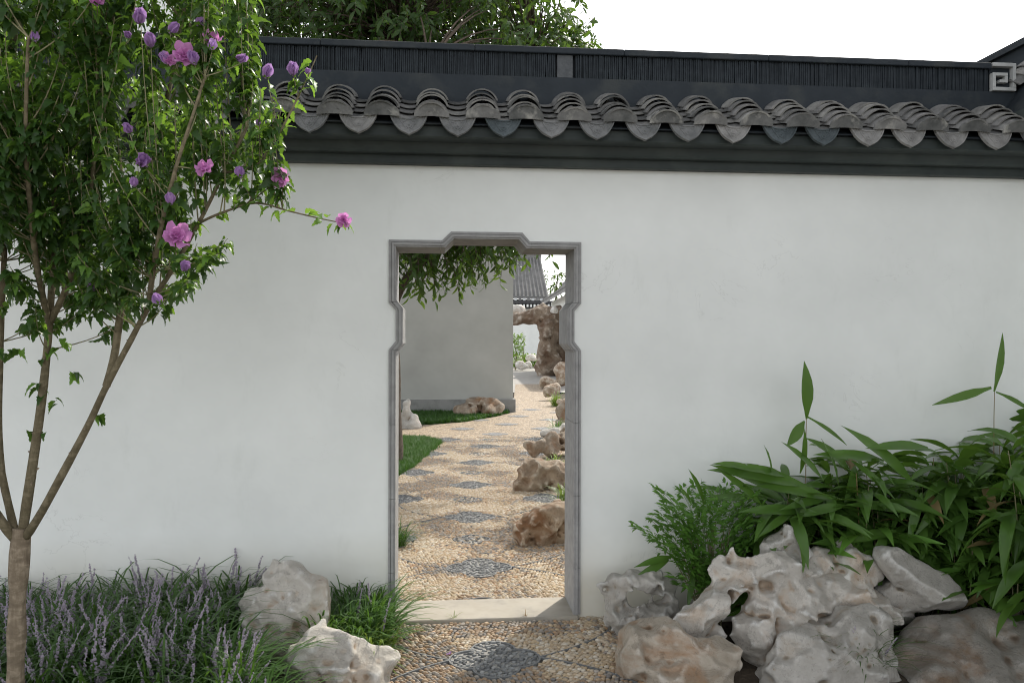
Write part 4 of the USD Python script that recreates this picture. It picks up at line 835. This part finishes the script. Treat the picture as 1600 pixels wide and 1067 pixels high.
tw = cat_(twigs); obj('twigs', tw, 'twig', sh, kind='stuff')
lobed = leaf_tpl([.04, .22, .30, .23, .31, .18, .21, .10, .11, .015], .40, .55, .02)
LP, LD, LN, LS = map(np.array, (LP, LD, LN, LS)); YP, YD, YN, YSZ = map(np.array, (YP, YD, YN, YSZ))
front = np.argsort(LP[:, 1])[:150]; back = np.setdiff1d(np.arange(len(LP)), front)
vis = front
for i in vis: obj('leaf', put(lobed, LP[i:i + 1], LD[i:i + 1], LN[i:i + 1], LS[i:i + 1]), 'shrub_leaf', sh, smooth=True)
obj('foliage', put(lobed, LP[back], LD[back], LN[back], LS[back]), 'shrub_leaf', sh, smooth=True, kind='stuff')
fy = np.argsort(YP[:, 1])[:110]; by = np.setdiff1d(np.arange(len(YP)), fy)
for i in fy: obj('leaf', put(lobed, YP[i:i + 1], YD[i:i + 1], YN[i:i + 1], YSZ[i:i + 1]), 'young_leaf', sh, smooth=True)
obj('young_foliage', put(lobed, YP[by], YD[by], YN[by], YSZ[by]), 'young_leaf', sh, smooth=True, kind='stuff')
petal = leaf_tpl([.05, .14, .26, .34, .30, .10], -.45, -.35, .10)
def pedicel(c, r0=.0022):
    dz = c[2] - nodes[:, 2]; j = np.argmin(np.where(dz < -.01, 9., 0) + 3 * np.linalg.norm(nodes[:, :2] - c[:2], axis=1) + np.abs(dz - .08)); a = nodes[j, :3]
    m = np.array([*(a[:2] * .3 + c[:2] * .7), a[2] * .55 + c[2] * .45]); t = np.linspace(0, 1, 9)[:, None]; k = (1 - t) ** 2 * a + 2 * t * (1 - t) * m + t * t * (c - [0, -.012, .012])
    obj('flower_stalk', tube(k, np.linspace(r0, .0013, 9), 5), 'twig', sh, smooth=True)
    for i_ in range(5):
        q = k[3 + i_]; az = rng.random() * 6.28; d = np.array([[math.cos(az), math.sin(az), -.3]]); obj('leaf', put(lobed, q[None], d, np.array([[0, 0, 1.]]) + rng.normal(0, .3, (1, 3)), [.045 * rng.uniform(.7, 1.1)]), 'young_leaf' if i_ > 2 else 'shrub_leaf', sh, smooth=True)
def flower(px, py, r, y, tilt):
    c = P(px, py, y); R = r * depth(c) / F
    fl = thing('flower', None, None, c, parent=sh)
    pedicel(c)
    ax = nrmz(np.array([rng.normal(.1, .3), -1, rng.normal(0, .3) + tilt])); u = nrmz(np.cross(ax, [0, 0, 1])); v = np.cross(u, ax)
    for ring, (n_, s, fwd) in enumerate([(6, 1.0, .30), (6, .72, .75), (5, .45, 1.5)]):
        for k in range(n_):
            a = 2 * math.pi * (k + .5 * ring + rng.normal(0, .08)) / n_; d = nrmz(u * math.cos(a) + v * math.sin(a) + ax * fwd)
            obj('petal', put(petal, [c - ax * R * .1], d[None], ax[None] + rng.normal(0, .2, 3), [R * s * rng.uniform(.9, 1.15)]), 'petal_pink', fl, smooth=True)
    obj('calyx', put(leaf_tpl([.08, .12, .02]), np.repeat([c - ax * R * .12], 5, 0), np.array([u * math.cos(a) + v * math.sin(a) - .2 * ax for a in np.arange(5) * 1.257]), np.repeat(ax[None], 5, 0), np.full(5, R * .45)), 'shrub_leaf', fl)
for f_ in [(275, 370, 27, -2.05, .1), (287, 88, 22, -2.0, .2), (332, 62, 17, -1.95, .3), (320, 265, 18, -2.0, .1), (441, 279, 18, -1.95, 0), (537, 344, 15, -1.92, -.1), (150, 3, 14, -1.9, .2), (265, 96, 12, -2.0, .2)]: flower(*f_)
cupped = leaf_tpl([.10, .26, .36, .36, .26, .08], .75, -.35, .05)
def bud(px, py, r, y):
    c = P(px, py, y); R = r * depth(c) / F; Rm = trimesh.transformations.euler_matrix(rng.normal(.45, .5), rng.normal(.3, .6), 0)[:3, :3]
    fl = thing('closed_flower', None, None, c, parent=sh); pedicel(c)
    ms = []
    for ring, (n_, op, s_) in enumerate([(5, .42, 2.0), (4, .22, 2.1), (3, .6, 1.7)]):
        aa = np.arange(n_) * 2 * math.pi / n_ + ring * .6 + rng.normal(0, .15, n_); rad = np.c_[np.cos(aa), np.sin(aa), np.zeros(n_)]
        dd_ = nrmz(rad * (op + rng.normal(0, .1, (n_, 1))) + [0, 0, 1]); V_, f_ = put(cupped, rad * R * .12 - [0, 0, R], dd_, -rad + rng.normal(0, .2, (n_, 3)), R * s_ * rng.uniform(.85, 1.1, n_)); ms.append((c + V_ @ Rm.T, f_))
    obj('petals', cat_(ms), 'petal_purple', fl, smooth=True)
    d = -Rm[:, 2]; u = nrmz(np.cross(d, [.3, .9, .1])); w = np.cross(u, d)
    obj('calyx', put(leaf_tpl([.10, .26, .18, .02], .3, -.3), np.repeat([c + d * R * 1.0], 5, 0), np.array([(u * math.cos(t) + w * math.sin(t)) * .7 - d * .8 for t in np.arange(5) * 1.257]), np.array([(u * math.cos(t) + w * math.sin(t)) for t in np.arange(5) * 1.257]), np.full(5, R * .9)), 'young_leaf', fl)
for b_ in [(218, 28, 12, -1.95), (234, 65, 11, -1.95), (222, 251, 13, -2.0), (200, 202, 9, -1.98), (375, 270, 9, -1.95), (266, 312, 9, -2.0), (288, 417, 9, -1.95), (246, 469, 10, -1.9), (417, 113, 11, -1.9), (458, 110, 10, -1.9), (302, 92, 10, -2.02), (258, 93, 9, -2.0), (270, 45, 10, -1.95), (312, 36, 8, -1.95),
           (376, 91, 9, -1.92), (144, 448, 8, -1.8), (54, 59, 8, -1.95), (200, 56, 7, -1.9), (330, 72, 9, -2.0), (480, 112, 5, -1.88), (404, 193, 5, -1.87), (210, 286, 7, -2.)]: bud(*b_)

# ------------------------------------------------------------------ trees beyond the wall
def lance_tree(name, label, base, limbs, blobs, nsprig, leaf_len, seed, part_view=None):
    r = np.random.default_rng(seed); t = thing(name, label, 'tree', base)
    for i, (pts_, r0, r1) in enumerate(limbs):
        obj('trunk' if i == 0 else 'limb', tube(spline(pts_, 20), np.linspace(r0, r1, 20) * (1 + .08 * np.sin(np.arange(20) * 1.7)), 10), 'dark_bark', t, smooth=True)
    allp = np.vstack([spline(p_, 20) for p_, _, _ in limbs]); tips = []
    w = np.array([b[1] ** 1.9 for b in blobs]); w /= w.sum(); P0, D0, S0, U0, st = [], [], [], [], []
    for _ in range(nsprig):
        c, R = blobs[r.choice(len(blobs), p=w)]; c = np.array(c)
        q = nrmz(r.normal(size=3)); q = c + q * R * r.uniform(.35, 1.0) ** .5
        out = nrmz(q - c + r.normal(0, .3, 3)); L = leaf_len * r.uniform(2.2, 4.0); n_ = r.integers(7, 13)
        e = q + out * L * .7 - [0, 0, L * .55]; tt = np.linspace(0, 1, n_)[:, None]; ctl = q + out * L * .5
        c_ = (1 - tt) ** 2 * q + 2 * tt * (1 - tt) * ctl + tt * tt * e
        st.append(tube(c_[[0, n_ // 2, n_ - 1]], [.006, .004, .002], 4, False))
        az = r.random(n_) * 6.28
        P0.append(c_); D0.append(nrmz(out * .5 + np.c_[np.cos(az), np.sin(az), r.normal(-.7, .35, n_)] * [.75, .75, 1])); S0.append(leaf_len * r.uniform(.6, 1.15, n_)); U0.append(out + r.normal(0, .5, (n_, 3)))
        if r.random() < .25:
            j = np.argmin(np.linalg.norm(allp - q, axis=1)); st.append(tube(spline([allp[j], (allp[j] + q) / 2 + [0, 0, .15], q], 6), np.linspace(.02, .006, 6), 5, False))
    P0, D0, S0, U0 = np.vstack(P0), np.vstack(D0), np.concatenate(S0), np.vstack(U0)
    tp = leaf_tpl([.02, .13, .17, .12, .01], .25, .3)
    keep = np.zeros(len(P0), bool)
    if part_view is not None:
        k = part_view(P0); idx_ = np.flatnonzero(k)[:260]; keep[idx_] = True
        for i in idx_: obj('leaf', put(tp, P0[i:i + 1], D0[i:i + 1], U0[i:i + 1], S0[i:i + 1]), 'tree_leaf', t, smooth=True)
    obj('crown', put(tp, P0[~keep], D0[~keep], U0[~keep], S0[~keep]), 'crown_leaf', t, smooth=True, kind='stuff'); obj('twigs', cat_(st), 'dark_bark', t, kind='stuff')
def in_door(p):
    w = (p - EYE) @ FW; x = 800 + F * ((p - EYE) @ RT) / w; y = 534 - F * (p[:, 2] - EYE[2]) / w
    return (x > 622) & (x < 884) & (y > 384) & (y < 480)
TB = P(614, 700, 6.3); tx = TB[0]
lance_tree('leafy_tree', 'spreading tree with long drooping leaves behind the wall, its branches hanging into the doorway view', (tx, 6.3, 0),
    [([(tx, 6.3, -.1), (tx - .02, 6.3, 1.2), (tx - .05, 6.25, 2.0), (tx + .0, 6.2, 2.9), (tx + .1, 6.2, 4.0), (tx + .1, 6.3, 5.6)], .14, .05),
     ([(tx - .05, 6.25, 1.9), P(640, 430, 6.1), P(668, 405, 6.0), (.4, 5.9, 3.2), (1.2, 5.8, 4.0)], .065, .02), ([(tx, 6.25, 2.3), (tx - .8, 6.6, 3.4), (tx - 1.6, 6.8, 4.6)], .08, .03),
     ([(tx + .05, 6.2, 3.2), (tx + 1.0, 6.4, 4.2), (tx + 2.0, 6.6, 5.2)], .07, .02), ([(tx + .05, 6.2, 3.2), (tx + .2, 5.2, 4.0), (tx + .5, 4.6, 4.8)], .06, .02)],
    [((-.9, 6.6, 5.2), 1.9), ((.5, 6.5, 5.0), 1.7), ((-2.2, 6.9, 5.4), 1.6), ((1.4, 6.6, 5.3), 1.05), ((.2, 6.0, 3.6), .75), ((-.5, 6.1, 3.3), .7), ((-.2, 6.4, 7.0), 1.5), ((.72, 6.0, 3.45), .5), ((1.05, 5.9, 3.4), .42), ((.85, 5.8, 3.2), .3), ((-.1, 5.8, 3.15), .55), ((.3, 5.9, 3.2), .45), ((-1.5, 6.2, 7.2), 1.5), ((1.0, 6.4, 6.6), 1.0)], 3900, .145, 610, in_door)
lance_tree('small_tree', 'small leafy tree whose twig tips show behind the right door jamb', (2.35, 4.6, 0),
    [([(2.35, 4.6, -.1), (2.3, 4.6, 1.0), (2.2, 4.6, 2.2)], .05, .03), ([(2.3, 4.6, 1.4), (2.8, 4.8, 2.6)], .03, .012)],
    [((2.35, 4.6, 2.65), .42), ((2.85, 4.8, 2.7), .40), ((2.2, 4.3, 2.75), .3)], 85, .11, 620)
far = D(868, 430, 75)
lance_tree('far_tree', 'sparse distant tree top in the sky gap beside the pavilion roof', (far[0], far[1], 0), [([(far[0], far[1], 0), (far[0], far[1], 4), (far[0] + .2, far[1], far[2])], .2, .05)],
    [((far[0] - .3, far[1], far[2] - .6), 1.2), ((far[0] + .9, far[1], far[2] - .8), 1.3)], 60, .35, 630)
hd = D(815, 553, 46)
r = np.random.default_rng(640); q = np.c_[r.uniform(-1.2, 1.3, 1800), r.uniform(-.5, .5, 1800), r.uniform(0, 1, 1800) ** .6 * .75]; q[:, 2] *= .75 + .5 * noise(np.c_[q[:, :2] / .4, np.zeros(1800)], 5)
d = nrmz(r.normal(size=(1800, 3)) + [0, -.3, .5])
hg = thing('hedge', 'low green hedge along the foot of the far white wall', 'hedge', (hd[0], 46.5 - 4.7 + 3, 0))
o = origin[hg]; obj('foliage', put(leaf_tpl([.05, .25, .3, .03]), q + o, d, r.normal(size=(1800, 3)), np.full(1800, .16)), 'tree_leaf', hg, kind='stuff'); obj('stem', tube([o + [0, 0, -.1], o + [0, 0, .4]], .05), 'dark_bark', hg)
fb = D(811, 560, 46); fbt = thing('thin_bamboo', 'thin dark bamboo clump left of the opening under the rock arch', 'bamboo', (fb[0], fb[1], 0)); o = origin[fbt]
for i in range(5):
    b_ = o + [r.uniform(-.4, .25), r.uniform(-.2, .2), 0]; obj('stalk', tube(spline([b_, b_ + [.05, 0, .9], b_ + [r.normal(0, .15), 0, 1.9]], 8), np.linspace(.02, .008, 8), 5), 'twig', fbt)
q = np.c_[r.uniform(-.45, .3, 420), r.uniform(-.2, .2, 420), r.uniform(.3, 2.1, 420)] + o; obj('foliage', put(leaf_tpl([.02, .12, .1, .01]), q, nrmz(r.normal(size=(420, 3)) + [0, 0, -.5]), r.normal(size=(420, 3)), np.full(420, .2)), 'tree_leaf', fbt, kind='stuff')

# ------------------------------------------------------------------ broad leaved bamboo at the right
rng = np.random.default_rng(90)
blade_b = leaf_tpl([.015, .062, .094, .104, .098, .076, .040, .003], .30, .45, .006)
blade_s = leaf_tpl([.015, .05, .072, .080, .075, .058, .03, .003], .30, .16, .006)
def bamboo(loc, h, n, seed, label, group, upright=False):
    r = np.random.default_rng(seed); t = thing('dwarf_bamboo', label, 'bamboo', loc, group); o = np.asarray(loc, float)
    top_ = o + [r.normal(0, .05), r.normal(-.03, .04), h]; c = spline([o, o + (top_ - o) * .5 + [r.normal(0, .015), 0, 0], top_], 10)
    obj('culm', tube(c, np.linspace(.0042, .0022, 10), 6), 'twig', t, smooth=True)
    for k in range(n):
        f_ = 1 - .55 * (k / n) ** 1.3; p = np.array([np.interp(f_ * 9, np.arange(10), c[:, j]) for j in range(3)])
        az = k * 2.4 + r.normal(0, .5); el_ = math.radians(r.uniform(-30, 48)); d = np.array([math.cos(az) * math.cos(el_), math.sin(az) * math.cos(el_) - .15, math.sin(el_)])
        s_ = r.uniform(.22, .36); p2 = p + d * .03
        obj('leaf', put(blade_b, p2[None], d[None], np.array([[r.normal(0, .25), r.normal(0, .25) - .15, 1]]), [s_]), 'bamboo_leaf' if r.random() > .05 else r.choice(['fine_leaf', 'fine_leaf', 'fine_leaf', 'dry_leaf']), t, smooth=True)
    return t
BAM = [('bamboo stalks above the large pale rocks', 'broad leaved bamboo stalk growing behind the large pale ridged rocks'),
       ('bamboo stalks at the right edge above the low boulder', 'broad leaved bamboo stalk at the right edge, above the low wide boulder')]
fam = []; spots = []
for i in range(190):
    x = 1.78 + 2.4 * rng.random() ** .85; y = rng.uniform(-.62, -.10)
    hh = np.interp(x, [1.7, 2.0, 2.35, 2.75, 3.1, 3.6, 4.3], [.66, .90, 1.02, 1.00, 1.12, 1.24, 1.28]) * rng.uniform(.45, 1.0) + (-.12 if y < -.4 else 0)
    if y < -.30 and x < 2.95: y = rng.uniform(-.25, -.1)
    if x > 3.0 and rng.random() < .5: y -= .25
    spots.append((x, y, hh))
for i, (x, y, hh) in enumerate(spots):
    GB, LB = BAM[int(x > 2.55)]
    if i < 10: fam.append((bamboo((x, y, -.045), .8, 16 + i % 5, 700 + i, LB, GB), .8)); meta(fam[-1][0]); stage.GetPrimAtPath(fam[-1][0]).GetAttribute('xformOp:scale').Set(Gf.Vec3f(1, 1, float(hh / .8)))
    else: s_ = hh / .8; dup(fam[rng.choice(10)][0], 'dwarf_bamboo', LB, 'bamboo', (x, y, -.045), rng.random() * 360, (1, 1, float(s_)), GB)
def shoot(px, top, mid, bot, y, leaves, label):
    b0 = P(px, bot, y); c0 = P(px + 1, mid, y); base = b0.copy(); t = thing('bamboo_shoot', label, 'bamboo', (b0[0], b0[1], -.045))
    obj('culm', tube(spline([(b0[0], b0[1], -.045), b0, c0], 10), np.linspace(.004, .0022, 10), 6), 'dry_leaf', t, smooth=True)
    for (ax, ay, bx_, by_, w) in leaves:
        a, b = P(ax, ay, y), P(bx_, by_, y - .08); L = np.linalg.norm(b - a)
        tp = leaf_tpl([.02, .5 * w, .9 * w, w, .85 * w, .5 * w, .004], .25, .08 if abs(bx_ - ax) < 30 else .25); obj('leaf', put(tp, a[None], (b - a)[None], np.array([[.25, -1, .35]]), [L]), 'bamboo_leaf', t, smooth=True)
shoot(1259, 568, 655, 716, -.2, [(1260, 655, 1262, 566, .13), (1257, 658, 1232, 697, .17), (1262, 652, 1333, 690, .05)], 'tall single bamboo shoot with an upright leaf against the white wall')
shoot(1553, 522, 612, 665, -.25, [(1553, 612, 1573, 522, .09), (1549, 606, 1473, 628, .07), (1556, 613, 1625, 640, .07)], 'tallest bamboo shoot with a narrow pointed leaf at the right edge')
# loose long leaves that lean out over the rocks
ll = thing('bamboo_spray', 'spray of long bamboo leaves leaning left over the pale rocks', 'bamboo', (2.3, -.3, -.045))
obj('culm', tube(spline([P(1345, 900, -.3), P(1342, 820, -.33), P(1338, 740, -.35)], 8), .003, 6), 'dry_leaf', ll, smooth=True)
for a in [(1345, 855, 1350, 895), (1346, 852, 1440, 880), (1340, 850, 1280, 842), (1290, 800, 1305, 848), (1215, 770, 1130, 720), (1260, 760, 1130, 722), (1100, 790, 1088, 738), (1080, 790, 1070, 762), (1100, 780, 1190, 772), (1290, 780, 1230, 788), (1430, 760, 1345, 665), (1180, 735, 1125, 718), (1230, 745, 1160, 722), (1190, 790, 1140, 735), (1300, 780, 1200, 750), (1260, 800, 1170, 790), (1240, 800, 1190, 830), (1320, 790, 1250, 800), (1380, 720, 1290, 700), (1310, 760, 1300, 690), (1285, 750, 1240, 690), (1250, 740, 1265, 680), (1420, 800, 1340, 780), (1400, 830, 1330, 840), (1450, 700, 1370, 690), (1380, 860, 1350, 862),
          (1500, 880, 1470, 905), (1530, 870, 1555, 910), (1560, 930, 1545, 985), (1440, 770, 1420, 840), (1480, 760, 1440, 830), (1500, 800, 1560, 860), (1580, 760, 1600, 830), (1330, 720, 1400, 770), (1280, 700, 1270, 690), (1205, 745, 1205, 700), (1085, 890, 1075, 945), (1050, 870, 1000, 880), (1045, 875, 990, 905)]:
    yy = -.36 if a[0] > 1110 else -.22
    p0, p1 = P(a[0], a[1], yy), P(a[2], a[3], yy - .12); L = max(.12, np.linalg.norm(p1 - p0)); obj('leaf', put(blade_s, p0[None], (p1 - p0)[None], np.array([[rng.normal(0, .2), -.7, .7]]), [L * 1.08]), 'bamboo_leaf', ll, smooth=True)

# ------------------------------------------------------------------ fine leaved shrub
rng = np.random.default_rng(101)
nb = P(1110, 930, -.22); nd = thing('nandina', 'bright green fine leaved shrub between the holed rock and the large rock', 'shrub', (nb[0], nb[1], -.045))
lt = leaf_tpl([.03, .14, .18, .11, .01], .25, .35)
fr_pts = []
for k in range(66):
    px, py = rng.normal(1105, 48), rng.uniform(762, 905)
    px = np.clip(px, 1000, 1200)
    if py > 860: px = rng.uniform(1050, 1150)
    fr_pts.append((px, py))
fr_pts += [(992, 818), (1003, 828), (1042, 795), (1030, 805), (1135, 760), (1165, 765), (1190, 790), (1090, 760), (1195, 820), (1185, 770)]
stm = []
for px, py in fr_pts:
    tip = P(px, py, rng.uniform(-.42, -.08)); st_ = P(1105 + (px - 1105) * .45, min(930, py + 55), -.22); c = spline([st_, (st_ + tip) / 2 + [0, 0, .02], tip], 8)
    stm.append(tube(spline([(nb[0] + rng.normal(0, .03), nb[1] + rng.normal(0, .02), -.04), st_], 5), .003, 5)); pp, dd = [], []
    dirn = nrmz(tip - st_); sidev = nrmz(np.cross(dirn, [0, 0, 1.]))
    for k in range(2, 8):
        for sg in (-1, 1):
            sub = nrmz(dirn * .5 + sidev * sg + rng.normal(0, .2, 3)); sl = .060 * (1 - .08 * k)
            q = c[k] + sub * sl; pp += [c[k] + sub * .022, q, q, q]; dd += [nrmz(sub + dirn * .5), sub, nrmz(sub + dirn), nrmz(sub - dirn * .6)]
    pp.append(tip); dd.append(dirn); pp, dd = np.array(pp), np.array(dd)
    obj('frond', cat_([put(lt, pp, dd, np.array([0, -.3, 1.]) + rng.normal(0, .3, (len(pp), 3)), .041 * rng.uniform(.7, 1.2, len(pp))), tube(c, .0012, 4)]), 'fine_leaf', nd, smooth=True)
obj('stems', cat_(stm), 'twig', nd, kind='stuff')
fp = G(697, 1026); tag_p = obj('fallen_petal', put(petal, fp[None] + [0, 0, .014], np.array([[.9, .3, .05]]), np.array([[0, 0, 1.]]), [.03]), 'petal_purple', None, smooth=True, label='small mauve petal fallen on the pebbles left of the front medallion', cat='petal')
